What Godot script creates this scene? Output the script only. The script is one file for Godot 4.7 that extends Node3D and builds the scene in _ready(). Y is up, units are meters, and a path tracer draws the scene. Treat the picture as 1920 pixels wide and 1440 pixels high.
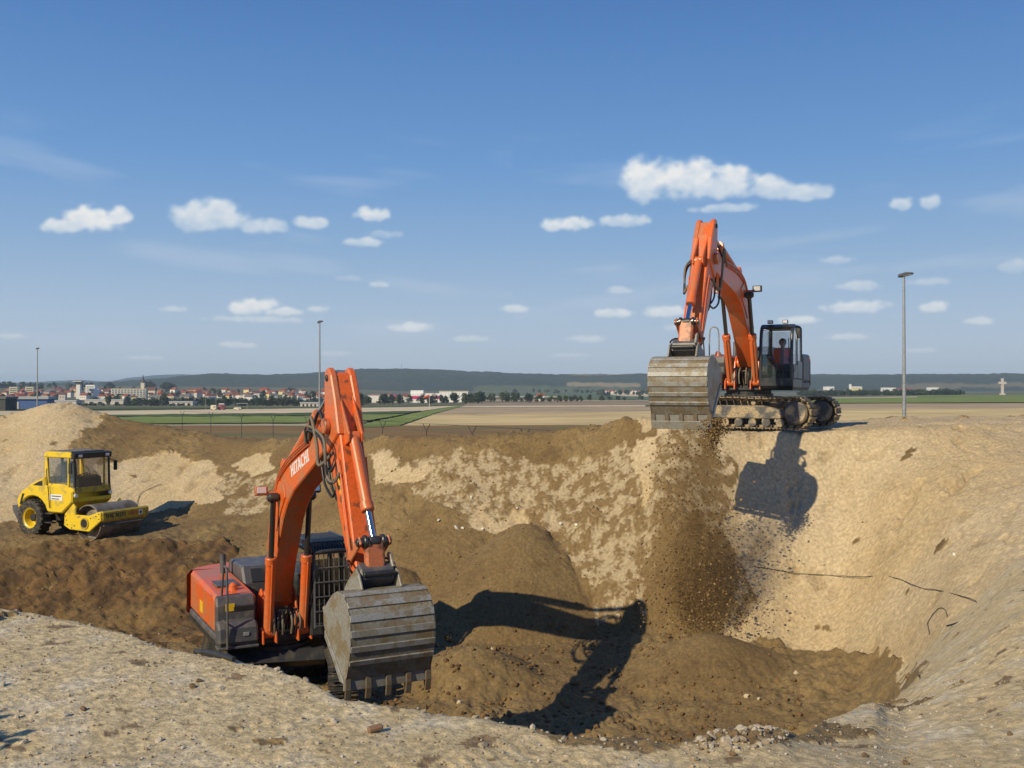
extends Node3D
# An excavation pit beside an airfield: two orange excavators, a yellow soil compactor, fields, a small town and wooded hills.
# y is up, metres. The camera stands on the near rim; depth runs along -z. The pit floor is at y = 0.

const EYE := 6.6

var mat := {}
var used := {}
var rng := RandomNumberGenerator.new()


func _ready() -> void:
	rng.seed = 11
	# camera
	var cam := Camera3D.new()
	cam.name = "camera"
	cam.fov = 42.18
	cam.near = 0.1
	cam.far = 20000.0
	add_child(cam)
	cam.position = Vector3(0, EYE, 0)
	cam.rotation_degrees = Vector3(0.37, 0, 0)
	# sky, air and exposure
	var env := Environment.new()
	env.background_mode = Environment.BG_SKY
	env.sky = Sky.new()
	var dome := PanoramaSkyMaterial.new()
	dome.panorama = sky_image()
	env.sky.sky_material = dome
	env.background_energy_multiplier = 1.0
	env.tonemap_mode = Environment.TONE_MAPPER_LINEAR
	env.tonemap_exposure = 1.0
	env.fog_enabled = true
	env.fog_mode = Environment.FOG_MODE_EXPONENTIAL
	env.fog_density = 0.00009
	env.fog_light_color = Color(0.80, 0.90, 1.0)
	env.volumetric_fog_enabled = true
	env.volumetric_fog_density = 0.0
	env.sdfgi_enabled = true
	env.ssao_enabled = true
	env.ssil_enabled = true
	var around := WorldEnvironment.new()
	around.name = "environment"
	around.environment = env
	add_child(around)
	# sun: from behind the camera's left shoulder, about 32 degrees up
	var sun := DirectionalLight3D.new()
	sun.name = "sun"
	sun.light_energy = 1.45
	sun.light_color = Color(1.0, 0.935, 0.79)
	sun.light_angular_distance = 0.5
	sun.shadow_enabled = true
	add_child(sun)
	sun.look_at_from_position(Vector3(-11.0, 10, 11.7), Vector3.ZERO)

	make_materials()
	# the setting
	build_pit_ground()
	build_plain()
	build_hills()
	# things
	build_machines()
	build_fence_and_lamps()
	build_town()
	build_small_things()

# Sections through the pit, fanned out from the near rim: bearing (x over depth), then depth and height pairs along
# near ground, foreground, rim, near toe, floor, far toe, lower face, upper face, crest, back of the bank, plain.
const SECTIONS := [
	[-0.996, 1.50, 4.60, 5.80, 4.40, 14.00, 4.40, 19.00, 0.00, 24.00, -0.20, 28.00, -0.20, 31.00, 1.40, 35.00, 1.60, 44.00, 5.70, 48.00, 5.90, 58.00, 1.60],
	[-0.675, 1.50, 4.60, 5.80, 4.40, 11.64, 4.40, 17.00, 0.10, 24.00, -0.20, 28.50, -0.30, 32.00, 1.65, 35.50, 1.60, 45.00, 5.70, 48.00, 5.70, 58.00, 1.60],
	[-0.568, 1.50, 4.60, 5.80, 4.40, 10.72, 4.40, 15.00, 0.00, 24.00, -0.20, 28.80, -0.40, 32.00, 1.65, 36.00, 1.60, 45.50, 5.75, 48.00, 5.60, 58.00, 1.60],
	[-0.514, 1.50, 4.60, 5.80, 4.40, 10.27, 4.40, 14.50, 0.00, 24.00, -0.20, 29.00, -0.40, 32.20, 1.63, 36.00, 1.63, 46.00, 5.32, 48.50, 5.40, 58.00, 1.60],
	[-0.461, 1.50, 4.60, 5.80, 4.40, 9.87, 4.40, 14.00, 0.00, 24.00, -0.20, 29.00, -0.40, 32.40, 1.71, 36.00, 1.59, 46.00, 6.11, 49.00, 5.60, 58.00, 1.60],
	[-0.442, 1.50, 4.60, 5.80, 4.40, 9.73, 4.40, 14.00, 0.00, 24.00, -0.20, 29.00, -0.40, 32.40, 1.72, 36.00, 1.59, 46.00, 6.16, 49.00, 5.60, 58.00, 1.60],
	[-0.412, 1.50, 4.60, 5.80, 4.40, 9.42, 4.40, 13.60, 0.00, 24.00, -0.20, 29.00, -0.40, 32.40, 1.74, 36.00, 1.66, 45.50, 5.58, 49.00, 5.00, 58.00, 1.60],
	[-0.391, 1.50, 4.60, 5.80, 4.40, 9.23, 4.40, 13.50, 0.00, 24.00, -0.20, 29.00, -0.40, 32.40, 1.74, 36.20, 1.75, 45.00, 5.25, 48.00, 4.90, 58.00, 1.60],
	[-0.343, 1.50, 4.60, 5.80, 4.40, 8.68, 4.40, 13.00, 0.00, 23.50, -0.10, 28.60, -0.30, 32.20, 1.77, 36.20, 1.99, 44.00, 5.02, 47.00, 4.70, 58.00, 1.60],
	[-0.300, 1.50, 4.60, 5.80, 4.40, 8.38, 4.40, 12.50, 0.00, 22.00, 0.00, 28.40, -0.20, 32.00, 1.66, 35.00, 2.23, 42.50, 4.64, 46.00, 4.30, 58.00, 1.60],
	[-0.262, 1.50, 4.60, 5.80, 4.40, 8.18, 4.40, 12.00, 0.10, 22.00, 0.00, 28.00, -0.10, 31.00, 1.15, 34.50, 2.39, 40.50, 4.60, 45.00, 4.30, 57.00, 1.60],
	[-0.214, 1.50, 4.60, 5.80, 4.40, 7.81, 4.40, 11.60, 0.20, 22.00, 0.00, 27.50, 0.00, 30.00, 1.33, 33.50, 2.69, 38.00, 4.73, 43.00, 4.30, 56.00, 1.60],
	[-0.166, 1.50, 4.60, 5.80, 4.40, 7.24, 4.40, 11.20, 0.20, 21.00, 0.00, 26.80, 0.10, 29.40, 1.59, 32.40, 3.16, 35.60, 4.86, 41.00, 4.40, 55.00, 1.70],
	[-0.112, 1.50, 4.60, 5.80, 4.40, 7.08, 4.40, 11.00, 0.20, 20.50, 0.00, 26.00, 0.36, 28.60, 2.04, 31.20, 3.54, 33.50, 5.04, 39.00, 4.70, 52.00, 1.70],
	[-0.059, 1.50, 4.60, 5.80, 4.40, 6.91, 4.40, 10.80, 0.20, 20.00, 0.00, 25.60, 0.48, 28.30, 2.39, 30.30, 3.79, 32.20, 5.13, 37.00, 4.80, 52.00, 1.70],
	[0.011, 1.50, 4.60, 5.80, 4.40, 6.65, 4.40, 10.50, 0.20, 20.00, 0.00, 25.40, 0.56, 28.40, 2.46, 29.80, 3.84, 31.50, 5.23, 36.00, 4.90, 52.00, 1.70],
	[0.054, 1.50, 4.60, 5.80, 4.40, 6.49, 4.40, 10.20, 0.20, 20.00, 0.00, 25.20, 0.58, 26.80, 1.89, 29.00, 3.60, 31.00, 5.34, 35.50, 5.00, 52.00, 1.70],
	[0.091, 1.50, 4.60, 5.80, 4.40, 6.41, 4.40, 10.20, 0.20, 20.00, 0.00, 24.90, 0.60, 26.20, 1.93, 28.00, 3.48, 30.30, 5.50, 35.50, 5.20, 52.00, 1.70],
	[0.129, 1.50, 4.60, 5.80, 4.40, 6.36, 4.40, 10.20, 0.20, 20.00, 0.00, 24.30, 0.66, 25.60, 1.97, 27.20, 3.72, 29.50, 5.87, 35.50, 5.40, 52.00, 1.70],
	[0.161, 1.50, 4.60, 5.80, 4.40, 6.30, 4.40, 10.20, 0.20, 19.80, 0.00, 24.00, 0.67, 25.20, 2.17, 26.60, 3.92, 28.60, 5.68, 35.50, 5.40, 52.00, 1.70],
	[0.182, 1.50, 4.60, 5.80, 4.40, 6.40, 4.40, 10.20, 0.20, 19.60, 0.05, 23.90, 0.66, 25.25, 2.16, 26.75, 3.95, 28.45, 5.56, 35.80, 5.40, 52.00, 1.70],
	[0.204, 1.50, 4.60, 5.80, 4.40, 6.58, 4.40, 10.20, 0.20, 19.50, 0.10, 23.80, 0.66, 25.30, 2.16, 26.95, 3.96, 28.40, 5.41, 36.00, 5.40, 52.00, 1.70],
	[0.246, 1.50, 4.60, 5.80, 4.40, 6.68, 4.40, 10.20, 0.20, 19.00, 0.20, 23.60, 0.58, 25.40, 2.07, 27.20, 3.86, 28.40, 5.40, 36.50, 5.40, 52.00, 1.70],
	[0.268, 1.50, 4.60, 5.80, 4.40, 6.79, 4.35, 10.40, 0.30, 18.80, 0.25, 23.50, 0.52, 25.35, 2.01, 27.20, 3.83, 28.40, 5.40, 36.80, 5.40, 52.00, 1.70],
	[0.289, 1.50, 4.60, 5.80, 4.40, 6.90, 4.25, 10.60, 0.40, 18.50, 0.30, 23.40, 0.46, 25.30, 1.95, 27.15, 3.79, 28.40, 5.40, 37.00, 5.40, 52.00, 1.70],
	[0.327, 1.50, 4.60, 5.80, 4.40, 7.97, 4.00, 11.80, 0.40, 18.00, 0.30, 22.80, 0.52, 25.00, 2.01, 26.95, 3.89, 28.40, 5.43, 37.50, 5.45, 52.00, 1.70],
	[0.364, 1.50, 4.60, 5.80, 4.40, 8.91, 3.85, 12.60, 0.70, 17.50, 0.45, 21.30, 0.85, 23.90, 2.27, 26.20, 4.03, 28.20, 5.51, 38.00, 5.50, 52.00, 1.70],
	[0.380, 1.50, 4.60, 5.80, 4.40, 11.20, 3.28, 14.50, 1.50, 17.50, 1.00, 20.30, 1.00, 23.00, 2.41, 25.60, 4.13, 28.00, 5.57, 38.00, 5.55, 52.00, 1.70],
	[0.396, 1.50, 4.60, 5.80, 4.40, 14.00, 2.61, 16.20, 2.00, 18.00, 1.50, 19.30, 1.19, 22.50, 2.47, 25.30, 4.19, 27.80, 5.60, 38.00, 5.60, 52.00, 1.70],
	[0.418, 1.50, 4.60, 5.80, 4.40, 14.60, 2.74, 16.00, 2.40, 17.20, 2.11, 18.40, 1.87, 21.80, 2.77, 24.90, 4.33, 27.60, 5.62, 38.00, 5.60, 52.00, 1.70],
	[0.450, 1.50, 4.60, 5.80, 4.40, 15.40, 3.04, 16.30, 2.86, 17.10, 2.72, 17.80, 2.61, 21.00, 3.36, 24.30, 4.54, 27.40, 5.65, 38.00, 5.60, 52.00, 1.70],
	[0.514, 1.50, 4.60, 5.80, 4.40, 16.20, 3.79, 17.00, 3.69, 17.60, 3.62, 18.20, 3.56, 21.00, 4.15, 24.00, 4.89, 27.20, 5.67, 38.00, 5.60, 52.00, 1.70],
	[0.637, 1.50, 4.60, 5.80, 4.40, 16.00, 4.90, 16.60, 4.86, 17.10, 4.82, 17.60, 4.79, 20.50, 4.97, 23.50, 5.37, 26.80, 5.74, 38.00, 5.70, 52.00, 1.70],
	[0.878, 1.50, 4.60, 5.80, 4.40, 15.50, 5.70, 16.10, 5.69, 16.60, 5.68, 17.10, 5.67, 20.00, 5.59, 23.00, 5.58, 26.50, 5.63, 38.00, 5.70, 52.00, 1.70],
]
# Soil patches in metres (x, z): 0 sand, 1 brown soil, 3 dark soil, 4 sand showing through brown, 5 brown spill over sand.
const SOIL_PATCHES := [
	[0, [-34.04, -40.74, -25.69, -45.24, -23.44, -45.58, -21, -45.58, -18.52, -45.2, -18.2, -45, -18.87, -41.94, -19.03, -41.32, -16.79, -36.24, -18.7, -36.2, -20.63, -36.22, -22.43, -36.02, -24.23, -35.84, -26.09, -35.78, -27.95, -35.72, -29.78, -35.64]],
	[0, [-45, -36, -17.2, -36.2, -18.2, -40, -18.6, -43.5, -18.3, -46, -18.6, -50, -45, -50]],
	[1, [-18.25, -45.12, -15.39, -43.54, -12.53, -41.78, -8.29, -37.76, -5.3, -34.72, -2.79, -32.54, -1.02, -31.66, 0.67, -31.38, 3.06, -30.06, 3.77, -29.3, 4.31, -28.74, 4.14, -28.64, 3.66, -29.04, 3.43, -28.44, 3.5, -27.2, 3.58, -26.24, 3.54, -25.16, 3.49, -24.16, 2.52, -24.72, 0.99, -25.08, -0.59, -25.34, -2.21, -25.76, -4.81, -28.08, -7.32, -31.06, -9.4, -33.1, -10.48, -33.74, -11.08, -36.62, -11.94, -39.1, -13.95, -41.34, -16.54, -40.64, -18.39, -41.36, -18.87, -41.94]],
	[0, [-16.74, -40.6, -13.95, -41.34, -12.13, -39.72, -10.73, -37.38, -10.75, -35.98, -12.34, -36.58, -13.54, -36.64, -14.8, -37.1, -15.74, -38.16]],
	[0, [-10.78, -38.7, -10.26, -39.1, -9.18, -38.26, -8.95, -36.98, -9.95, -37.16]],
	[4, [-11.81, -39.04, -10.17, -37.22, -8.56, -36.32, -7.96, -33.76, -9.85, -34.7]],
	[4, [-4.91, -33.98, -3.45, -32.18, -1.35, -31.48, -0.5, -31.1, 0.65, -30.46, 2.22, -29.66, 3.67, -28.56, 3.77, -27.94, 3.37, -27.34, 2.32, -27.06, 1.78, -26.6, 1.25, -27.52, 0.6, -28.22, -0.46, -28.42, -1.23, -28.62, -2.22, -29.6, -3.32, -30.98, -4.56, -32.78]],
	[0, [-4.87, -33.7, -3.44, -32.12, -2.68, -31.3, -3.18, -31.2, -4.55, -32.64]],
	[0, [-1.02, -29.32, 0.23, -28.88, 0.38, -28.48, -0.92, -28.5, -1.39, -28.84]],
	[4, [1.25, -27.52, 2.33, -27.14, 3.34, -27.1, 3.65, -26.18, 3.56, -25.08, 2.28, -25.06, 2, -25.18]],
	[0, [3.59, -28.52, 4.03, -28.7, 5.93, -28.38, 5.53, -26.46, 3.45, -26.86]],
	[5, [4.27, -28.5, 5.93, -28.38, 5.69, -27.58, 5.55, -26.58, 5.91, -25.64, 6.01, -24.68, 5.59, -23.72, 3.41, -24.02, 3.32, -25.82, 3.39, -26.92, 4.01, -27.2]],
	[1, [3.65, -25.72, 4.73, -25.98, 5.41, -25.88, 5.59, -25.14, 5.6, -24.3, 5.35, -23.78, 3.42, -24.12]],
	[1, [-1.67, -7.78, -4.62, -26.96, -2.21, -25.82, -0.82, -25.54, 0.54, -25.38, 1.88, -25.04, 3.13, -24.34, 4.24, -23.98, 5.35, -23.78, 6.08, -23.64, 6.84, -22.8, 7.39, -22.98, 7.81, -20.82, 5.46, -13.66, 3.23, -8.86, 1.85, -6.64, 1.38, -6.34, 0.98, -6.28, 0.48, -6.38, 0.14, -6.58, -0.22, -6.76, -0.6, -6.98, -1.2, -7.22]],
	[3, [-23.75, -32.6, -21.81, -32.32, -20.07, -32.3, -18.32, -32.26, -16.62, -32.32, -14.91, -32.36, -13.18, -32.38, -11.38, -32.2, -9.66, -32.22, -8.54, -31.26, -7.56, -30.68, -6.24, -29.12, -5.1, -23.8, -6.86, -25.1, -9.79, -27.7, -3.79, -9.32, -4.53, -9.84, -15.41, -29.96, -6.04, -10.64, -6.83, -11, -7.69, -11.4, -8.61, -11.82]],
	[1, [-26.06, -35.78, -24.19, -35.84, -22.39, -36.04, -20.56, -36.22, -18.61, -36.2, -17.46, -36.22, -15.73, -36.48, -13.93, -36.64, -10.7, -35.66, -9.44, -32.64, -11.22, -32.24, -13.17, -32.36, -14.9, -32.34, -16.55, -32.18, -18.18, -32.02, -19.91, -32.04, -21.65, -32.08, -23.59, -32.38]],
]
const PLAIN_DEPTH := [52, 90, 150, 300, 500, 900, 1400, 1900, 2500, 3200, 4200]
const PLAIN_SECTIONS := [
	[-1.318, 1.73, 1.63, 1.14, -0.79, -3.04, -7.86, -12.15, -10.70, -4.11, 6.60, 20.10],
	[-0.514, 1.70, 1.59, 0.90, -1.27, -3.58, -8.34, -12.15, -5.61, 6.60, 18.60, 29.10],
	[-0.193, 1.70, 1.59, 0.82, -1.43, -3.84, -8.58, -12.52, -6.63, 3.92, 11.74, 20.10],
	[-0.112, 1.70, 1.59, 0.90, -1.27, -3.58, -8.34, -12.15, -12.74, -10.81, -5.40, 6.60],
	[-0.032, 1.70, 1.59, 1.06, -1.11, -3.04, -7.14, -10.65, -10.70, -8.13, -1.97, 6.60],
	[0.129, 1.70, 1.68, 1.30, -0.31, -1.70, -4.49, -6.90, -7.65, -5.45, -1.11, 4.35],
	[0.289, 1.70, 1.73, 1.38, 0.65, -0.10, -1.11, -2.02, -3.07, -4.11, -3.68, -0.15],
	[0.514, 1.70, 1.73, 1.38, 0.82, 0.17, -0.15, 0.23, -0.52, -0.10, 1.46, 4.35],
	[1.307, 1.70, 1.73, 1.38, 0.82, 0.17, -0.15, 0.23, -0.52, -0.10, 1.46, 4.35],
]
const FIELDS := [
	["dry_grass_strip", "drygrass", 0.25, [-68.6, -158.1, -27.4, -160.0, -16.8, -156.7, 19.7, -144.6, 11.6, -85.0, -13.5, -78.8, -34.2, -78.8]],
	["stubble_field", "stubble", 0.12, [-28.9, -337.8, 39.0, -291.3, 104.4, -286.7, 230.8, -321.6, 102.0, -142.2, 47.9, -139.7, 19.4, -144.6, -19.8, -150.9]],
	["ploughed_field", "bare", 0.1, [-41.5, -673.2, 66.2, -494.6, 39.8, -297.6, -29.4, -347.3]],
	["ploughed_field", "bare", 0.1, [66.2, -494.6, 155.2, -482.8, 375.6, -523.3, 234.9, -327.3, 106.2, -291.6, 39.8, -297.6]],
	["straw_field", "straw", 0.15, [-44.5, -902.2, 79.2, -591.8, 67.0, -500.1, -41.1, -697.2]],
	["straw_field", "straw", 0.15, [-294.1, -435.8, -200.5, -480.0, -151.7, -708.0, -49.4, -921.5, -41.8, -458.7, -84.0, -391.9, -131.6, -315.1, -197.2, -292.2]],
	["crop_field", "darkgreen", 0.4, [-194.6, -288.4, -130.1, -311.4, -82.0, -382.5, -41.1, -451.4, -37.1, -349.6, -66.6, -310.7, -106.8, -262.4, -161.5, -239.3]],
	["crop_field", "green", 0.35, [-158.5, -234.9, -104.7, -257.3, -65.3, -304.9, -36.7, -342.5, -29.3, -202.5, -39.2, -183.0, -62.4, -171.4, -109.8, -162.7]],
	["flower_meadow", "pale", 0.2, [-108.9, -161.4, -61.9, -170.0, -38.9, -181.6, -29.0, -200.7, -27.8, -162.0, -58.6, -160.9, -104.6, -155.0]],
	["grass_track", "green", 0.3, [-48.3, -919.5, -42.9, -910.1, -27.2, -343.3, -17.7, -153.7, -23.0, -143.0, -27.6, -201.9, -36.0, -362.9]],
	["crop_field", "green", 0.35, [272.4, -908.1, 425.5, -1045.2, 912.8, -1271.7, 382.8, -533.3, 159.4, -496.1, 147.2, -490.6]],
	["straw_field", "straw", 0.15, [301.0, -1040.6, 490.4, -1204.7, 436.5, -1072.3, 271.3, -937.9]],
	["crop_field", "green", 0.35, [581.6, -1428.7, 1023.2, -1425.6, 930.3, -1296.2, 440.0, -1081.0]],
	["meadow", "darkgreen", 0.3, [-506.3, -750.2, -182.4, -851.5, -55.9, -1043.6, -50.3, -939.9, -154.3, -720.0, -310.7, -460.4]],
	["crop_field", "midgreen", 0.4, [-93.4, -3170.8, 257.9, -3210.5, 253.2, -2306.0, -75.8, -2573.7]],
	["straw_field", "straw", 0.2, [-74.9, -2543.7, 115.2, -2390.3, 104.9, -2176.5, -68.5, -2324.7]],
	["straw_field", "straw", 0.2, [257.5, -3101.9, 427.3, -3010.2, 297.4, -2095.2, 258.2, -2274.2]],
	["meadow", "midgreen", 0.3, [119.7, -2234.6, 290.9, -2049.7, 199.5, -1405.9, 91.2, -1703.1]],
	["ploughed_field", "bare", 0.1, [-57.0, -1935.9, 81.2, -1684.5, 181.7, -1280.1, 148.2, -1044.4, -47.4, -1607.4]],
	["bare_field", "reddish", 0.1, [-63.5, -1483.1, 136.9, -964.3, 85.0, -599.2, -45.7, -948.9]],
]
# Black cable lying on the sand face.
const CABLE_PATH := [6.20, 2.10, -25.42, 6.54, 2.08, -25.42, 6.92, 1.98, -25.32, 7.17, 1.91, -25.24, 7.55, 1.93, -25.16, 7.86, 1.97, -25.08, 8.16, 1.99, -24.98, 8.38, 2.08, -24.46, 8.66, 2.21, -23.78, 8.70, 2.35, -22.88, 8.78, 2.36, -22.46, 8.75, 2.33, -21.84, 8.69, 2.35, -21.34, 8.63, 2.50, -20.52, 8.53, 2.63, -19.66, 8.35, 2.75, -18.68, 8.23, 2.76, -18.04, 7.60, 2.93, -16.60, 6.96, 3.10, -15.32, 6.82, 3.03, -15.24, 7.23, 2.76, -16.30]
# Loose end of the cable.
const CABLE_LOOP := [7.98, 2.45, -18.08, 8.14, 2.45, -18.64, 8.24, 2.38, -19.24, 8.24, 2.26, -19.60, 8.15, 2.11, -19.60, 8.03, 2.02, -19.34, 7.87, 2.00, -18.78]
# Thin wire on the slope beside the roller.
const WIRE_PATH := [-14.03, 2.22, -37.22, -14.14, 2.38, -37.60, -14.21, 2.57, -38.06, -14.13, 2.70, -38.34, -13.84, 2.84, -38.58, -13.60, 2.95, -38.76]
# Pale lumps on the faces.
const WHITE_SCRAPS := [-2.15, -29.12, -1.60, -28.64, -1.42, -28.58, -1.21, -29.68, -0.84, -28.54, 9.24, -20.84, 1.78, -27.70, 1.38, -28.06, 0.16, -29.10]
# Gouges in the sand face: from, to (x, z), half width, depth.
const GOUGES := [10.24, -25.10, 9.37, -24.24, 0.22, 0.14, 11.38, -24.42, 10.39, -23.80, 0.25, 0.12, 10.58, -24.64, 10.62, -23.60, 0.16, 0.08, 9.02, -24.06, 8.86, -24.32, 0.14, 0.08, 8.39, -24.86, 7.88, -24.52, 0.12, 0.06, 9.66, -21.46, 9.47, -21.82, 0.14, 0.08, 10.75, -21.36, 10.09, -20.48, 0.20, 0.08, 7.93, -27.42, 7.44, -26.70, 0.12, 0.05, 9.32, -27.20, 8.98, -27.04, 0.12, 0.06, 10.05, -27.20, 9.55, -27.42, 0.14, 0.07, 8.63, -26.86, 8.31, -26.52, 0.12, 0.06, 8.55, -21.00, 8.25, -21.10, 0.12, 0.06, 9.09, -19.06, 8.68, -18.84, 0.16, 0.08, 9.80, -19.88, 9.69, -19.14, 0.14, 0.07]
# bar
const IRON_BAR := [-2.68, -8.44, -2.24, -8.04]
# outline of rubble
const RUBBLE := [1.09, -6.26, 1.19, -6.36, 1.33, -6.52, 1.48, -6.60, 1.64, -6.64, 1.78, -6.72, 1.84, -6.62, 1.68, -6.28, 1.51, -6.14, 1.27, -6.08, 1.05, -6.06]


# ---------------------------------------------------------------- shapes
class Shape:
	var st := SurfaceTool.new()

	func _init() -> void:
		st.begin(Mesh.PRIMITIVE_TRIANGLES)
		st.set_smooth_group(-1)

	func tri(a: Vector3, b: Vector3, c: Vector3, inside: Vector3) -> void:
		if (b - a).cross(c - a).dot((a + b + c) / 3.0 - inside) > 0.0:
			st.add_vertex(a)
			st.add_vertex(c)
			st.add_vertex(b)
		else:
			st.add_vertex(a)
			st.add_vertex(b)
			st.add_vertex(c)

	func quad(a: Vector3, b: Vector3, c: Vector3, d: Vector3, inside: Vector3) -> void:
		tri(a, b, c, inside)
		tri(a, c, d, inside)

	# box with chamfered edges
	func box(c: Vector3, s: Vector3, turn := Basis(), bevel := 0.015) -> Shape:
		st.set_smooth_group(-1)
		var h := s * 0.5
		var e: float = min(bevel, min(h.x, min(h.y, h.z)) * 0.6)
		for axis in 3:
			var u := (axis + 1) % 3
			var v := (axis + 2) % 3
			for side in [-1.0, 1.0]:
				var q := []
				for k in [[-1, -1], [1, -1], [1, 1], [-1, 1]]:
					var p := Vector3.ZERO
					p[axis] = side * h[axis]
					p[u] = k[0] * (h[u] - e)
					p[v] = k[1] * (h[v] - e)
					q.append(c + turn * p)
				quad(q[0], q[1], q[2], q[3], c)
			for su in [-1.0, 1.0]:
				for sv in [-1.0, 1.0]:
					var q := []
					for k in [[-1, 0], [1, 0], [1, 1], [-1, 1]]:
						var p := Vector3.ZERO
						p[axis] = k[0] * (h[axis] - e)
						p[u] = su * (h[u] if k[1] == 0 else h[u] - e)
						p[v] = sv * (h[v] if k[1] == 1 else h[v] - e)
						q.append(c + turn * p)
					quad(q[0], q[1], q[2], q[3], c)
		for sx in [-1.0, 1.0]:
			for sy in [-1.0, 1.0]:
				for sz in [-1.0, 1.0]:
					var o := Vector3(sx, sy, sz)
					tri(c + turn * (o * Vector3(h.x, h.y - e, h.z - e)), c + turn * (o * Vector3(h.x - e, h.y, h.z - e)), c + turn * (o * Vector3(h.x - e, h.y - e, h.z)), c)
		return self

	# a side outline in (z, y) given a width along x, its edges chamfered
	func prism(outline: Array, x0: float, x1: float, bevel := 0.02) -> Shape:
		st.set_smooth_group(-1)
		var p := PackedVector2Array()
		for v in outline:
			p.append(v)
		if Geometry2D.is_polygon_clockwise(p):
			p.reverse()
		var n := p.size()
		var inner := PackedVector2Array()
		for i in n:
			var a := (p[i] - p[(i + n - 1) % n]).normalized()
			var b := (p[(i + 1) % n] - p[i]).normalized()
			var m := (Vector2(-a.y, a.x) + Vector2(-b.y, b.x))
			m = m / max(0.35, m.length_squared()) * 2.0
			inner.append(p[i] + m * bevel)
		# which way round is "inside" is settled by the test polygon
		if not Geometry2D.is_point_in_polygon(inner[0], p) and bevel > 0.0:
			for i in n:
				inner[i] = p[i] * 2.0 - inner[i]
		var idx := Geometry2D.triangulate_polygon(inner)
		var w := x1 - x0
		var bx: float = min(bevel, abs(w) * 0.3) * sign(w)
		for s in [0, 1]:
			var xc: float = x0 if s == 0 else x1
			var back := Vector3(x0 + x1, 0, 0) * 0.5
			for k in range(0, idx.size(), 3):
				var a := inner[idx[k]]
				var b := inner[idx[k + 1]]
				var c := inner[idx[k + 2]]
				var mid := (a + b + c) / 3.0
				tri(Vector3(xc, a.y, a.x), Vector3(xc, b.y, b.x), Vector3(xc, c.y, c.x), Vector3(back.x, mid.y, mid.x))
		for i in n:
			var j := (i + 1) % n
			var dir := (p[j] - p[i]).normalized()
			var mid := (p[i] + p[j]) * 0.5
			var off := (inner[i] + inner[j]) * 0.5 - mid
			if off.length() < 1e-5:
				off = Vector2(-dir.y, dir.x) * 0.01
			var ins := mid + off.normalized() * 0.2
			var c := Vector3((x0 + x1) * 0.5, ins.y, ins.x)
			quad(Vector3(x0 + bx, p[i].y, p[i].x), Vector3(x0 + bx, p[j].y, p[j].x), Vector3(x1 - bx, p[j].y, p[j].x), Vector3(x1 - bx, p[i].y, p[i].x), c)
			if bevel > 0.0:
				quad(Vector3(x0, inner[i].y, inner[i].x), Vector3(x0, inner[j].y, inner[j].x), Vector3(x0 + bx, p[j].y, p[j].x), Vector3(x0 + bx, p[i].y, p[i].x), c)
				quad(Vector3(x1, inner[i].y, inner[i].x), Vector3(x1, inner[j].y, inner[j].x), Vector3(x1 - bx, p[j].y, p[j].x), Vector3(x1 - bx, p[i].y, p[i].x), c)
		return self

	# rings swept along points
	func tube(pts: Array, r: float, sides := 8, smooth := 1) -> Shape:
		var rings := []
		var up := Vector3(0.13, 0.97, 0.2).normalized()
		for i in pts.size():
			var d: Vector3 = (pts[min(i + 1, pts.size() - 1)] - pts[max(i - 1, 0)]).normalized()
			if abs(d.dot(up)) > 0.95:
				up = Vector3(0.9, 0.1, 0.3).normalized()
			var u := d.cross(up).normalized()
			var v := u.cross(d).normalized()
			up = v
			var ring := []
			for k in sides:
				var a := TAU * k / sides
				ring.append(pts[i] + (u * cos(a) + v * sin(a)) * r)
			rings.append(ring)
		st.set_smooth_group(smooth)
		for i in range(pts.size() - 1):
			var c: Vector3 = (pts[i] + pts[i + 1]) * 0.5
			for k in sides:
				var l := (k + 1) % sides
				quad(rings[i][k], rings[i][l], rings[i + 1][l], rings[i + 1][k], c)
		st.set_smooth_group(-1)
		for e in [0, pts.size() - 1]:
			var inward: Vector3 = (pts[0] + pts[1]) * 0.5 if e == 0 else (pts[e] + pts[e - 1]) * 0.5
			for k in sides:
				tri(pts[e], rings[e][k], rings[e][(k + 1) % sides], inward)
		return self

	# outline of (radius, distance along the axis) turned about an axis
	func lathe(outline: Array, at: Vector3, axis: Vector3, sides := 20) -> Shape:
		var d := axis.normalized()
		var up := Vector3.UP if abs(d.y) < 0.9 else Vector3.RIGHT
		var u := d.cross(up).normalized()
		var v := u.cross(d).normalized()
		var n := outline.size()
		var area := 0.0
		for i in range(n - 1):
			area += outline[i].x * outline[i + 1].y - outline[i + 1].x * outline[i].y
		for i in range(n - 1):
			st.set_smooth_group(i + 2)
			var o0: Vector2 = outline[i]
			var o1: Vector2 = outline[i + 1]
			var t := (o1 - o0).normalized()
			# outside is to the right of the running direction when the outline climbs
			var nrm := Vector2(t.y, -t.x)
			for k in sides:
				var a := TAU * k / sides
				var b := TAU * (k + 1) / sides
				var ra := u * cos(a) + v * sin(a)
				var rb := u * cos(b) + v * sin(b)
				var rm := (ra + rb).normalized()
				var c := at + rm * ((o0.x + o1.x) * 0.5 - nrm.x * 0.05) + d * ((o0.y + o1.y) * 0.5 - nrm.y * 0.05)
				var p0 := at + ra * o0.x + d * o0.y
				var p1 := at + rb * o0.x + d * o0.y
				var p2 := at + rb * o1.x + d * o1.y
				var p3 := at + ra * o1.x + d * o1.y
				if o0.x < 1e-4:
					tri(p0, p2, p3, c)
				elif o1.x < 1e-4:
					tri(p0, p1, p2, c)
				else:
					quad(p0, p1, p2, p3, c)
		st.set_smooth_group(-1)
		return self

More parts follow.
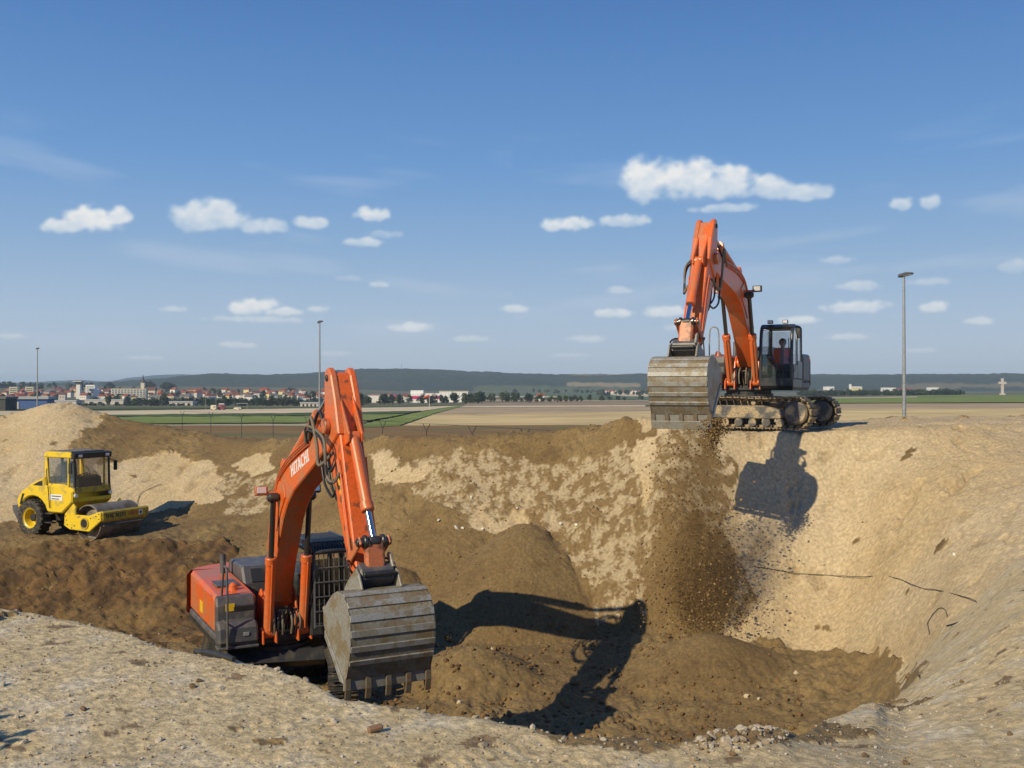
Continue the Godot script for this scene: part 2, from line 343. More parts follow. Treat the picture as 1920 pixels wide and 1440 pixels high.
	func rod(a: Vector3, b: Vector3, r: float, sides := 14) -> Shape:
		var l := a.distance_to(b)
		var e: float = min(r * 0.15, l * 0.2)
		return lathe([Vector2(0, 0), Vector2(r - e, 0), Vector2(r, e), Vector2(r, l - e), Vector2(r - e, l), Vector2(0, l)], a, b - a, sides)

	func mesh() -> ArrayMesh:
		st.generate_normals()
		return st.commit()


func part(parent: Node, called: String, m: Mesh, look: Material, where := Transform3D()) -> MeshInstance3D:
	var o := MeshInstance3D.new()
	o.name = called
	o.mesh = m
	o.material_override = look
	o.transform = where
	parent.add_child(o, true)
	return o


func numbered(called: String) -> String:
	var k: int = used.get(called, -1) + 1
	used[called] = k
	return called if k == 0 else "%s_%03d" % [called, k]


func tag(o: Node, label: String, category: String, group := "", kind := "") -> Node:
	o.set_meta("label", label)
	if category != "":
		o.set_meta("category", category)
	if group != "":
		o.set_meta("group", group)
	if kind != "":
		o.set_meta("kind", kind)
	return o


func thing(called: String, label: String, category: String, at := Vector3.ZERO, turn := 0.0, group := "") -> Node3D:
	var o := Node3D.new()
	o.name = numbered(called)
	add_child(o)
	o.position = at
	o.rotation.y = turn
	tag(o, label, category, group)
	return o


func single(called: String, m: Mesh, look: Material, label: String, category: String, where := Transform3D(), group := "", kind := "") -> MeshInstance3D:
	var o := part(self, numbered(called), m, look, where)
	tag(o, label, category, group, kind)
	return o


func structure(called: String, m: Mesh, look: Material, label: String) -> MeshInstance3D:
	var o := part(self, numbered(called), m, look)
	o.set_meta("label", label)
	o.set_meta("kind", "structure")
	return o


func noise(seed_: int, freq: float, octaves := 4, kind := FastNoiseLite.TYPE_SIMPLEX_SMOOTH) -> FastNoiseLite:
	var n := FastNoiseLite.new()
	n.seed = seed_
	n.frequency = freq
	n.noise_type = kind
	n.fractal_type = FastNoiseLite.FRACTAL_FBM if octaves > 1 else FastNoiseLite.FRACTAL_NONE
	n.fractal_octaves = octaves
	return n


# ---------------------------------------------------------------- materials
func srgb(r: float, g: float, b: float) -> Color:
	return Color(r, g, b).linear_to_srgb()


# two colours mixed by seamless noise; more weight for the second as the threshold falls
func blotch(a: Color, b: Color, seed_: int, freq: float, low: float, high: float, fine := 0.12, size := 256) -> ImageTexture:
	var n := noise(seed_, freq, 5)
	var coarse := n.get_seamless_image(size, size)
	n.frequency = 0.12
	n.seed = seed_ + 7
	var small := n.get_seamless_image(size, size)
	var out := Image.create(size, size, false, Image.FORMAT_RGB8)
	for y in size:
		for x in size:
			var t := smoothstep(low, high, coarse.get_pixel(x, y).r)
			var k := 1.0 + (small.get_pixel(x, y).r - 0.5) * fine * 2.0
			var c := a.lerp(b, t)
			out.set_pixel(x, y, Color(c.r * k, c.g * k, c.b * k))
	return ImageTexture.create_from_image(out)


func bumps(seed_: int, freq: float, strength: float, size := 256, octaves := 5) -> ImageTexture:
	var n := noise(seed_, freq, octaves)
	var img := n.get_seamless_image(size, size)
	img.convert(Image.FORMAT_RGBA8)
	img.bump_map_to_normal_map(strength)
	return ImageTexture.create_from_image(img)


func plain(r: float, g: float, b: float, rough := 0.6, metal := 0.0) -> StandardMaterial3D:
	var m := StandardMaterial3D.new()
	m.albedo_color = srgb(r, g, b)
	m.roughness = rough
	m.metallic = metal
	return m


func worn(tex: ImageTexture, scale: float, rough: float, metal := 0.0, world := false) -> StandardMaterial3D:
	var m := StandardMaterial3D.new()
	m.albedo_texture = tex
	m.uv1_triplanar = true
	m.uv1_world_triplanar = world
	m.uv1_scale = Vector3.ONE * scale
	m.roughness = rough
	m.metallic = metal
	return m


func make_materials() -> void:
	var orange := srgb(0.70, 0.128, 0.022)
	var faded := srgb(0.54, 0.165, 0.065)
	var mud := srgb(0.17, 0.105, 0.05)
	mat.orange = worn(blotch(orange, faded, 1, 0.012, 0.42, 0.7, 0.08), 0.35, 0.38)
	mat.orange_stained = worn(blotch(orange, srgb(0.20, 0.07, 0.035), 31, 0.022, 0.54, 0.78, 0.1), 0.5, 0.42)
	mat.orange.clearcoat_enabled = true
	mat.orange.clearcoat = 0.12
	mat.orange.clearcoat_roughness = 0.25
	mat.orange_worn = worn(blotch(faded, srgb(0.16, 0.06, 0.035), 2, 0.02, 0.5, 0.72, 0.1), 0.6, 0.45)
	mat.grey = worn(blotch(srgb(0.085, 0.085, 0.095), srgb(0.15, 0.135, 0.115), 3, 0.02, 0.45, 0.8, 0.08), 0.5, 0.45)
	mat.dark = worn(blotch(srgb(0.028, 0.029, 0.032), srgb(0.07, 0.062, 0.05), 4, 0.02, 0.5, 0.85, 0.1), 0.6, 0.45)
	mat.cab = worn(blotch(srgb(0.03, 0.034, 0.042), srgb(0.055, 0.055, 0.055), 5, 0.02, 0.5, 0.85, 0.06), 0.6, 0.3)
	mat.rubber = worn(blotch(srgb(0.025, 0.025, 0.026), srgb(0.11, 0.085, 0.06), 6, 0.03, 0.45, 0.8, 0.15), 0.9, 0.8)
	mat.hose = plain(0.022, 0.022, 0.024, 0.42)
	mat.hose_dusty = plain(0.16, 0.135, 0.10, 0.7)
	mat.chrome = plain(0.62, 0.62, 0.66, 0.12, 1.0)
	mat.rod_dark = plain(0.09, 0.085, 0.085, 0.3, 0.7)
	mat.steel = worn(blotch(srgb(0.28, 0.27, 0.245), srgb(0.23, 0.185, 0.12), 7, 0.016, 0.45, 0.75, 0.12), 0.45, 0.55, 0.15)
	mat.steel_mud = worn(blotch(srgb(0.24, 0.225, 0.19), srgb(0.19, 0.14, 0.08), 8, 0.016, 0.42, 0.68, 0.16), 0.5, 0.62, 0.1)
	mat.strip = worn(blotch(srgb(0.31, 0.31, 0.305), srgb(0.23, 0.19, 0.13), 9, 0.02, 0.45, 0.7, 0.14), 0.6, 0.52, 0.2)
	mat.tooth = worn(blotch(srgb(0.16, 0.145, 0.12), mud, 10, 0.03, 0.4, 0.7, 0.2), 1.2, 0.6, 0.2)
	mat.track = worn(blotch(srgb(0.13, 0.105, 0.08), srgb(0.33, 0.25, 0.15), 11, 0.025, 0.4, 0.62, 0.2), 0.7, 0.85)
	mat.track_frame = worn(blotch(srgb(0.10, 0.095, 0.095), srgb(0.36, 0.28, 0.175), 12, 0.014, 0.38, 0.72, 0.2), 0.45, 0.8)
	mat.pane = StandardMaterial3D.new()
	mat.pane.albedo_color = Color(0.35, 0.42, 0.42, 0.12)
	mat.pane.transparency = BaseMaterial3D.TRANSPARENCY_ALPHA
	mat.pane.roughness = 0.03
	mat.pane_dark = mat.pane.duplicate()
	mat.pane_dark.albedo_color = Color(0.10, 0.12, 0.13, 0.6)
	mat.lens = plain(0.75, 0.76, 0.78, 0.1, 0.3)
	mat.sticker = plain(0.75, 0.48, 0.02, 0.4)
	mat.white = plain(0.75, 0.75, 0.75, 0.5)
	mat.black = plain(0.02, 0.02, 0.02, 0.5)
	mat.red_print = plain(0.5, 0.09, 0.03, 0.5)
	mat.yellow = worn(blotch(srgb(0.76, 0.53, 0.014), srgb(0.52, 0.38, 0.08), 13, 0.014, 0.48, 0.85, 0.06), 0.6, 0.4)
	mat.yellow.clearcoat_enabled = true
	mat.yellow.clearcoat = 0.2
	mat.yellow_dusty = worn(blotch(srgb(0.50, 0.36, 0.03), srgb(0.30, 0.22, 0.07), 14, 0.02, 0.45, 0.75, 0.1), 0.7, 0.55)
	mat.drum = worn(blotch(srgb(0.24, 0.215, 0.18), srgb(0.16, 0.12, 0.08), 15, 0.016, 0.45, 0.7, 0.14), 0.6, 0.55, 0.25)
	mat.seat = plain(0.03, 0.03, 0.033, 0.8)
	mat.galvanised = worn(blotch(srgb(0.36, 0.37, 0.385), srgb(0.27, 0.28, 0.29), 16, 0.03, 0.4, 0.7, 0.05), 0.5, 0.45, 0.35)
	# earth: soil colour comes with the vertices, grain and relief from noise
	var n := noise(21, 0.03, 6)
	var grain := n.get_seamless_image(512, 512)
	n.seed = 22
	n.frequency = 0.16
	var speck := n.get_seamless_image(512, 512)
	var img := Image.create(512, 512, false, Image.FORMAT_RGB8)
	for y in 512:
		for x in 512:
			var v := 0.80 + (grain.get_pixel(x, y).r - 0.5) * 0.34 + (speck.get_pixel(x, y).r - 0.5) * 0.30
			img.set_pixel(x, y, Color(v, v * 0.995, v * 0.985))
	mat.earth = StandardMaterial3D.new()
	mat.earth.vertex_color_use_as_albedo = true
	mat.earth.albedo_texture = ImageTexture.create_from_image(img)
	mat.earth.uv1_triplanar = true
	mat.earth.uv1_world_triplanar = true
	mat.earth.uv1_scale = Vector3.ONE * 0.55
	mat.earth.normal_enabled = true
	mat.earth.normal_texture = bumps(23, 0.06, 6.0, 512)
	mat.earth.normal_scale = 0.32
	mat.earth.roughness = 0.95
	mat.clod = plain(1, 1, 1, 0.95)
	mat.clod.vertex_color_use_as_albedo = true
	mat.stone = worn(blotch(srgb(0.47, 0.41, 0.33), srgb(0.36, 0.30, 0.22), 24, 0.03, 0.4, 0.65, 0.18), 2.2, 0.9)
	mat.stone_dull = worn(blotch(srgb(0.36, 0.30, 0.22), srgb(0.26, 0.20, 0.13), 26, 0.03, 0.4, 0.65, 0.2), 2.2, 0.95)
	mat.stone_brown = worn(blotch(srgb(0.20, 0.135, 0.075), srgb(0.12, 0.075, 0.04), 25, 0.03, 0.4, 0.65, 0.18), 2.2, 0.95)
	mat.scrap = plain(0.72, 0.69, 0.60, 0.7)
	mat.brick = plain(0.22, 0.125, 0.075, 0.9)


# ---------------------------------------------------------------- sky
# [bearing, elevation, half width, half height] of the lobes in degrees, then how solid
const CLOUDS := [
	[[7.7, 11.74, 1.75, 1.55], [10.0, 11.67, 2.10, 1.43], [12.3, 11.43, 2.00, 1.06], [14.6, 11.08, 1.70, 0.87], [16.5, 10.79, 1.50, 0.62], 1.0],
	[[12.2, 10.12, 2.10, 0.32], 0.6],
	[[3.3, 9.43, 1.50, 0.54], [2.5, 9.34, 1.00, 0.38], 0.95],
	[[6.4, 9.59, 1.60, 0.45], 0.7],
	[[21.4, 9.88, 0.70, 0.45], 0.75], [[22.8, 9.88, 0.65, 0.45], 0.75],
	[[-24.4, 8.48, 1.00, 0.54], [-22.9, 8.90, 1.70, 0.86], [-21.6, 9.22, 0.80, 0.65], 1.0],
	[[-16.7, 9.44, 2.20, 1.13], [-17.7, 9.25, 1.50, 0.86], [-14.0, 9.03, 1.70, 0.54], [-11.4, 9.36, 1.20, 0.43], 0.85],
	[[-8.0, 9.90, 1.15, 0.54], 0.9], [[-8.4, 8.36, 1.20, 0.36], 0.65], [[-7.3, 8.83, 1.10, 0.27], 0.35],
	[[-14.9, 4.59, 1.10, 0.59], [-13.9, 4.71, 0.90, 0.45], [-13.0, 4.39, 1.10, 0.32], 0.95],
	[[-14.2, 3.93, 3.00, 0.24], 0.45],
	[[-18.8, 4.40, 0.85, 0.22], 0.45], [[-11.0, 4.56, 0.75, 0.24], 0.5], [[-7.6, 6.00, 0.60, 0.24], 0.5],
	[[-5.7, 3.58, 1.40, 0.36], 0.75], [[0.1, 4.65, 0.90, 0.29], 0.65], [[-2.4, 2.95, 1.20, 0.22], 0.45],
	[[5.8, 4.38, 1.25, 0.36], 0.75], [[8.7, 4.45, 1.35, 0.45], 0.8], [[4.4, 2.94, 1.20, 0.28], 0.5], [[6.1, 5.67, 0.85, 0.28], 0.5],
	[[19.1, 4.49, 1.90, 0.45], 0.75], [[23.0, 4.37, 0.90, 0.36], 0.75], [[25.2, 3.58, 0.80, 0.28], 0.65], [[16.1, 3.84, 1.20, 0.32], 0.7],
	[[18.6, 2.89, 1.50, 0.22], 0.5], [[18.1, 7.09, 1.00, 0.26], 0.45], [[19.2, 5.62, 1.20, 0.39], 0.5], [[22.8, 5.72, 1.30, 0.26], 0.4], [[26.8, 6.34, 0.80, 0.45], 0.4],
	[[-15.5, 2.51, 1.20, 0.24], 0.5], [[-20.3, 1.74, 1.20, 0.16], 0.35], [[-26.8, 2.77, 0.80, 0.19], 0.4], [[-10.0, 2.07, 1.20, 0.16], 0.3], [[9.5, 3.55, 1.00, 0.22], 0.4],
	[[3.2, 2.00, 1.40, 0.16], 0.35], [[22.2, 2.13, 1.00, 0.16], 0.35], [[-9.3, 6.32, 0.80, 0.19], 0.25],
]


func sky_image() -> ImageTexture:
	var w := 4096
	var h := 2048
	var img := Image.create(w, h, false, Image.FORMAT_RGB8)
	var stops := [[0.0, 196, 207, 216], [1.5, 189, 203, 217], [4.0, 175, 196, 218], [8.0, 144, 177, 213], [13.0, 110, 155, 208], [21.0, 82, 127, 187], [40.0, 60, 101, 161], [90.0, 48, 86, 142]]
	for y in h:
		var el: float = max(0.0, 90.0 - (y + 0.5) * 180.0 / h)
		var k := 0
		while k < stops.size() - 2 and stops[k + 1][0] < el:
			k += 1
		var f := clampf((el - stops[k][0]) / (stops[k + 1][0] - stops[k][0]), 0, 1)
		var a := Color8(stops[k][1], stops[k][2], stops[k][3])
		var b := Color8(stops[k + 1][1], stops[k + 1][2], stops[k + 1][3])
		img.fill_rect(Rect2i(0, y, w, 1), a.lerp(b, f))
	# thin veils of high cloud, all round
	var veil := noise(5, 1.0, 4)
	var deg := w / 360.0
	for y in range(int((90.0 - 16.0) * deg), int(90.0 * deg)):
		var el := 90.0 - (y + 0.5) / deg
		for x in range(0, w, 2):
			var az := (x + 1.0) / deg
			var a := deg_to_rad(az)
			var v := veil.get_noise_3d(sin(a) * 3.2, (el - 0.06 * az * cos(a * 0.5)) * 0.34, cos(a) * 3.2)
			var s := smoothstep(0.0, 0.55, v) * 0.36 * smoothstep(0.0, 3.0, el) * smoothstep(16.0, 10.0, el)
			if s > 0.01:
				var c := img.get_pixel(x, y).lerp(Color8(196, 208, 226), s)
				img.set_pixel(x, y, c)
				img.set_pixel(x + 1, y, c)
	# heaped clouds: those in view, and the same kind going on all round
	var list := CLOUDS.duplicate()
	var r := RandomNumberGenerator.new()
	r.seed = 4
	for k in 120:
		var az := r.randf_range(34.0, 326.0)
		var el := 2.0 + 9.5 * pow(r.randf(), 1.6)
		var s := 0.35 + el * 0.12 * r.randf_range(0.5, 1.3)
		var lobes := []
		for j in r.randi_range(1, 4):
			lobes.append([az + j * s * 1.1, el + r.randf_range(-0.12, 0.2) * s, s * r.randf_range(0.8, 1.5), s * r.randf_range(0.3, 0.5)])
		lobes.append(r.randf_range(0.4, 1.0))
		list.append(lobes)
	var puff := noise(9, 1.0, 5)
	for cloud in list:
		var solid: float = cloud[cloud.size() - 1]
		var lobes: Array = cloud.slice(0, cloud.size() - 1)
		var x0 := 1e9
		var x1 := -1e9
		var y0 := 1e9
		var y1 := -1e9
		var low := 1e9
		for l in lobes:
			x0 = min(x0, l[0] - l[2] * 1.5)
			x1 = max(x1, l[0] + l[2] * 1.5)
			y0 = min(y0, l[1] - l[3] * 1.6)
			y1 = max(y1, l[1] + l[3] * 1.7)
			low = min(low, l[1] - l[3] * 0.75)
		for py in range(int((90.0 - y1) * deg), int((90.0 - y0) * deg) + 1):
			var el := 90.0 - (py + 0.5) / deg
			for px in range(int(floor(x0 * deg)), int(x1 * deg) + 1):
				var az := (px + 0.5) / deg
				var d := cloud_depth(puff, lobes, az, el)
				if d <= 0.0:
					continue
				# one white; the vapour is thinner along the base and through the gaps
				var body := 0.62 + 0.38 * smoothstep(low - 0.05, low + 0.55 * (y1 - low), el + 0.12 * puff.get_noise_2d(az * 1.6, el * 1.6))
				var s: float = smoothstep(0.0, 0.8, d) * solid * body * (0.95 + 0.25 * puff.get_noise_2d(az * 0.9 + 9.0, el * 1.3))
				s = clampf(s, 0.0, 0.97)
				var q := posmod(px, w)
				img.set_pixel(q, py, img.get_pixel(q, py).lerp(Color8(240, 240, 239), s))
	return ImageTexture.create_from_image(img)


func cloud_depth(puff: FastNoiseLite, lobes: Array, az: float, el: float) -> float:
	var best := -1.0
	for l in lobes:
		var u: float = (az - l[0]) / l[2]
		var v: float = (el - l[1]) / l[3]
		if v < 0.0:
			v *= 1.35
		best = max(best, 1.15 - u * u - v * v)
	if best < -0.9:
		return -1.0
	var s: float = 0.72 / sqrt(lobes[0][3] + 0.1)
	return best * 0.95 + 0.66 * puff.get_noise_2d(az * s, el * s * 1.25) - 0.05


# ---------------------------------------------------------------- the pit and its banks
# tipped soil: x, z, height of the top, slope, stretch along z
const HEAPS := [[0.35, -27.8, 2.85, 0.75, 1.0], [4.5, -22.6, 1.05, 0.42, 1.2], [-0.9, -22.4, 0.85, 0.5, 1.4], [7.6, -21.4, 0.75, 0.22, 1.5], [-3.2, -27.6, 1.7, 0.75, 1.0]]
var grid_t := PackedFloat64Array()
var grid_d := PackedFloat64Array()
var grid_h := PackedFloat32Array()


func section_at(t: float) -> PackedFloat64Array:
	var i := 0
	while i < SECTIONS.size() - 2 and SECTIONS[i + 1][0] < t:
		i += 1
	var a: Array = SECTIONS[i]
	var b: Array = SECTIONS[i + 1]
	var k := clampf((t - a[0]) / (b[0] - a[0]), 0.0, 1.0)
	k = lerpf(k, k * k * (3.0 - 2.0 * k), 0.5)
	var out := PackedFloat64Array()
	for j in range(1, a.size()):
		out.append(lerpf(a[j], b[j], k))
	return out


func build_pit_ground() -> void:
	# rows and columns: fine where the soil is close or steep
	var t := -1.5
	while t <= 1.5:
		grid_t.append(t)
		t += 0.0019 if t > -0.60 and t < 0.60 else 0.01 if absf(t) < 0.9 else 0.03
	var d := 1.6
	while d < 60.0:
		grid_d.append(d)
		d += 0.12 if d < 5.2 else 0.040 if d < 11.0 else 0.10 if d < 15.0 else 0.07 if d < 24.0 else 0.042 if d < 31.5 else 0.075 if d < 47.0 else 0.4
	var nc := grid_t.size()
	var nr := grid_d.size()
	var lumps := noise(31, 0.55, 4)
	var clods := noise(32, 2.6, 3)
	var crumbs := noise(33, 9.0, 2)
	var cells := noise(34, 3.4, 1, FastNoiseLite.TYPE_CELLULAR)
	cells.cellular_return_type = FastNoiseLite.RETURN_DISTANCE
	var pebble := noise(39, 9.5, 1, FastNoiseLite.TYPE_CELLULAR)
	pebble.cellular_return_type = FastNoiseLite.RETURN_DISTANCE
	var warp := noise(35, 0.5, 4)
	var fleck := noise(36, 1.5, 5)
	var drift := noise(37, 0.22, 4)
	var streak := noise(38, 1.0, 4)
	var patches := []
	for p in SOIL_PATCHES:
		var poly := PackedVector2Array()
		for k in range(0, p[1].size(), 2):
			poly.append(Vector2(p[1][k], p[1][k + 1]))
		var box := Rect2(poly[0], Vector2.ZERO)
		for v in poly:
			box = box.expand(v)
		patches.append([p[0], poly, box])
	var gouges := []
	for k in range(0, GOUGES.size(), 6):
		var a := Vector2(GOUGES[k], GOUGES[k + 1])
		var b := Vector2(GOUGES[k + 2], GOUGES[k + 3])
		gouges.append([Rect2(a, Vector2.ZERO).expand(b).grow(GOUGES[k + 4] * 1.5), a, b, GOUGES[k + 4], GOUGES[k + 5]])
	# base heights first, softened a little across the breaks
	grid_h.resize(nc * nr)
	var seg := PackedByteArray()
	seg.resize(nc * nr)
	for c in nc:
		var s := section_at(grid_t[c])
		var k := 0
		for r in nr:
			var dd := grid_d[r] + 0.16 * warp.get_noise_2d(grid_t[c] * grid_d[r], grid_d[r] + 90.0)
			while k < 9 and s[(k + 1) * 2] < dd:
				k += 1
			while k > 0 and s[k * 2] > dd:
				k -= 1
			var f := clampf((dd - s[k * 2]) / (s[k * 2 + 2] - s[k * 2]), 0.0, 1.0)
			grid_h[r * nc + c] = lerpf(s[k * 2 + 1], s[k * 2 + 3], f)
			seg[r * nc + c] = k
	var soft := grid_h.duplicate()
	for r in range(4, nr - 4):
		for c in nc:
			var i := r * nc + c
			soft[i] = (grid_h[i] * 2.0 + grid_h[i - nc * 2] + grid_h[i + nc * 2] + grid_h[i - nc * 4] + grid_h[i + nc * 4]) / 6.0
	grid_h = soft
	for r in nr:
		if grid_d[r] < 8.5:
			continue
		for c in range(6, nc - 6):
			var i := r * nc + c
			soft[i] = (grid_h[i] + grid_h[i - 2] + grid_h[i + 2] + grid_h[i - 4] + grid_h[i + 4] + grid_h[i - 6] + grid_h[i + 6]) / 7.0
	grid_h = soft
	var sand := Color(0.80, 0.64, 0.41)
	var brown := Color(0.275, 0.182, 0.076)
	var dark := Color(0.12, 0.07, 0.03)
	var gravel := Color(0.87, 0.70, 0.42)
	var pale := Color(0.92, 0.83, 0.65)
	var verts := PackedVector3Array()
	verts.resize(nc * nr)
	var cols := PackedColorArray()
	cols.resize(nc * nr)
	for r in nr:
		var z := -grid_d[r]
		for c in nc:
			var i := r * nc + c
			var x := grid_t[c] * grid_d[r]
			var k := seg[i]
			var w := warp.get_noise_2d(x, z)
			var w2 := warp.get_noise_2d(x + 50.0, z - 20.0)
			var h := grid_h[i]
			var fl := fleck.get_noise_3d(x, h, z)
			var q := Vector2(x + w * 0.7 + fl * 0.22, z + w2 * 0.4 + fl * 0.2)
			var kind := 2 if k < 2 else 1 if k < 5 or x < 3.6 else 0
			if grid_t[c] > 0.385 and k < 5:
				kind = 2
			if k >= 9:
				kind = 1
			var heap := 0.0
			for hp in HEAPS:
				var away := Vector2(x - hp[0], (z - hp[1]) * hp[4]).length()
				var lift: float = hp[2] - hp[3] * (sqrt(away * away + 0.25) - 0.5) - h
				heap = max(heap, lift)
			for p in patches:
				if p[2].has_point(q) and Geometry2D.is_point_in_polygon(q, p[1]):
					kind = p[0]
			h += heap
			if heap > 0.06 + 0.1 * w:
				kind = 1
			var dr := drift.get_noise_2d(x, z)
			var lu := lumps.get_noise_3d(x, h, z)
			var cl := clods.get_noise_3d(x, h, z)
			var cr := crumbs.get_noise_3d(x, h, z)
			var col := sand
			var show := -1.0
			if kind == 4:
				# sand showing through: runs down the face
				var m := fl * 0.8 + 0.45 * streak.get_noise_3d(x * 4.5, h * 1.2, z * 1.2) + 0.5 * cl + 0.45 * cr
				show = smoothstep(-0.14, 0.16, m)
				kind = 0 if show > 0.5 else 1
			elif kind == 5:
				var m := fl * 0.7 + 0.6 * streak.get_noise_3d(x * 4.0, h * 0.9, z * 0.9) + 0.5 * cl + 0.5 * cr
				show = smoothstep(-0.05, 0.3, m)
				kind = 0 if show > 0.5 else 1
			if kind == 0:
				var s1 := streak.get_noise_3d((x - h * 0.45) * 2.2, (h + x * 0.45) * 0.5, z * 0.6)
				h += lu * 0.08 + cl * 0.016 + cr * 0.008 + s1 * 0.010
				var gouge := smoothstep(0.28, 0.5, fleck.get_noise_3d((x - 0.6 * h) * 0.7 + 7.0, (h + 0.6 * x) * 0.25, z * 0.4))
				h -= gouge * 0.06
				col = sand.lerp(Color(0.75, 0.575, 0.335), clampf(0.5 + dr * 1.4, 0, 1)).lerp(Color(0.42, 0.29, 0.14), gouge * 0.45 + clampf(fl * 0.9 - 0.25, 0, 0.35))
				# marks of bucket teeth
				var scrape := smoothstep(0.05, 0.4, drift.get_noise_3d(x * 1.6 + 40.0, h, z * 1.6)) * maxf(0.0, sin((x - h * 0.35) * 17.0 + w * 6.0))
				h -= scrape * 0.035
				col = col * (1.0 + cr * 0.10 + s1 * 0.10)
				for g in gouges:
					if g[0].has_point(Vector2(x, z)):
						var near := Geometry2D.get_closest_point_to_segment(Vector2(x, z), g[1], g[2])
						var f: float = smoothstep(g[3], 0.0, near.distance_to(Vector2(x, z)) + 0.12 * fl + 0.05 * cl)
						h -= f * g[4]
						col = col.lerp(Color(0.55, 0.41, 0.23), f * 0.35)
			elif kind == 1 or kind == 3:
				var ce := cells.get_noise_3d(x + w * 0.4, h, z + w2 * 0.4)
				var rough := (1.0 + clampf(dr * 2.0, -0.5, 1.0)) * (1.0 - 0.65 * smoothstep(0.1, 0.5, heap))
				if kind == 3:
					rough = 2.0
				rough *= smoothstep(6.6, 11.0, grid_d[r])
				h += (lu * 0.13 + cl * 0.05) * rough + cr * 0.022 - ce * 0.05 * rough
				col = brown.lerp(Color(0.36, 0.25, 0.112), clampf(0.5 + dr * 1.6, 0, 1)).lerp(Color(0.17, 0.10, 0.04), clampf(-fl * 1.2 - 0.1, 0, 0.6))
				if kind == 3:
					col = dark.lerp(Color(0.29, 0.165, 0.06), clampf(0.35 + fl * 1.5 + cl * 0.5, 0, 1)).lerp(brown, clampf(dr * 2.0 - 0.1, 0, 0.6))
			else:
				var pb := pebble.get_noise_2d(x + w * 0.2, z + w2 * 0.2)
				var s1 := streak.get_noise_2d((x + z * 0.9) * 3.4, (z - x * 0.9) * 0.35)
				var bank := smoothstep(1.5, 4.5, x) * smoothstep(5.5, 7.5, grid_d[r])
				for rut in [[-6.05, 0.16], [-7.35, 0.18]]:
					var across: float = (z + x * 0.42 + 0.25 * w - rut[0]) / rut[1]
					if absf(across) < 2.5:
						h -= exp(-across * across) * (0.012 + 0.0035 * sin((x - z * 0.42) * 60.0 + w * 8.0)) * (1.0 - bank) * (0.5 + dr)
				h += lu * lerpf(0.03, 0.07, bank) + cl * lerpf(0.005, 0.025, bank) + cr * lerpf(0.005, 0.012, bank) + s1 * lerpf(0.009, 0.0, bank) - pb * lerpf(0.0015, 0.010, bank)
				s1 *= 1.0 - bank
				col = gravel.lerp(Color(0.79, 0.625, 0.36), clampf(0.5 + dr * 1.5, 0, 1)).lerp(pale, clampf(fl * 1.5 + lu * 0.5 - 0.1, 0, 0.8))
				if cl * 0.7 + fl * 0.6 < -0.42:
					col = Color(0.34, 0.235, 0.13)
				col = col * (1.0 + cr * 0.09 + s1 * 0.14)
			if show >= 0.0:
				col = Color(0.32, 0.215, 0.097).lerp(sand * 0.79, show) * (1.0 + 0.1 * cr)
			if k >= 9:
				h -= 0.3 * smoothstep(50.0, 56.0, grid_d[r])
			grid_h[i] = h
			verts[i] = Vector3(x, h, z)
			cols[i] = col
	var norms := PackedVector3Array()
	norms.resize(nc * nr)
	for r in nr:
		for c in nc:
			var a := verts[r * nc + min(c + 1, nc - 1)] - verts[r * nc + max(c - 1, 0)]
			var b := verts[max(r - 1, 0) * nc + c] - verts[min(r + 1, nr - 1) * nc + c]
			norms[r * nc + c] = b.cross(a).normalized()
	var idx := PackedInt32Array()
	idx.resize((nc - 1) * (nr - 1) * 6)
	var o := 0
	for r in nr - 1:
		for c in nc - 1:
			var i := r * nc + c
			idx[o] = i
			idx[o + 1] = i + nc
			idx[o + 2] = i + 1
			idx[o + 3] = i + 1
			idx[o + 4] = i + nc
			idx[o + 5] = i + nc + 1
			o += 6
	var arr := []
	arr.resize(Mesh.ARRAY_MAX)
	arr[Mesh.ARRAY_VERTEX] = verts
	arr[Mesh.ARRAY_NORMAL] = norms
	arr[Mesh.ARRAY_COLOR] = cols
	arr[Mesh.ARRAY_INDEX] = idx
	var m := ArrayMesh.new()
	m.add_surface_from_arrays(Mesh.PRIMITIVE_TRIANGLES, arr)
	structure("pit_ground", m, mat.earth, "sand and brown soil of the pit, its banks and the gravel rim")


func ground(x: float, z: float) -> float:
	var d: float = max(-z, 1.7)
	var t := x / d
	var c: int = clampi(grid_t.bsearch(t) - 1, 0, grid_t.size() - 2)
	var r: int = clampi(grid_d.bsearch(d) - 1, 0, grid_d.size() - 2)
	var fx := clampf((t - grid_t[c]) / (grid_t[c + 1] - grid_t[c]), 0, 1)
	var fy := clampf((d - grid_d[r]) / (grid_d[r + 1] - grid_d[r]), 0, 1)
	var n := grid_t.size()
	return lerpf(lerpf(grid_h[r * n + c], grid_h[r * n + c + 1], fx), lerpf(grid_h[(r + 1) * n + c], grid_h[(r + 1) * n + c + 1], fx), fy)


# ---------------------------------------------------------------- fields and hills
func plain_y(x: float, z: float) -> float:
	var d: float = max(-z, 52.0)
	var t := x / d
	var i := 0
	while i < PLAIN_SECTIONS.size() - 2 and PLAIN_SECTIONS[i + 1][0] < t:
		i += 1
	var k := clampf((t - PLAIN_SECTIONS[i][0]) / (PLAIN_SECTIONS[i + 1][0] - PLAIN_SECTIONS[i][0]), 0.0, 1.0)
	var j := 0
	while j < PLAIN_DEPTH.size() - 2 and PLAIN_DEPTH[j + 1] < d:
		j += 1
	var f := clampf((d - PLAIN_DEPTH[j]) / (PLAIN_DEPTH[j + 1] - PLAIN_DEPTH[j]), 0.0, 1.0)
	return lerpf(lerpf(PLAIN_SECTIONS[i][j + 1], PLAIN_SECTIONS[i][j + 2], f), lerpf(PLAIN_SECTIONS[i + 1][j + 1], PLAIN_SECTIONS[i + 1][j + 2], f), k)


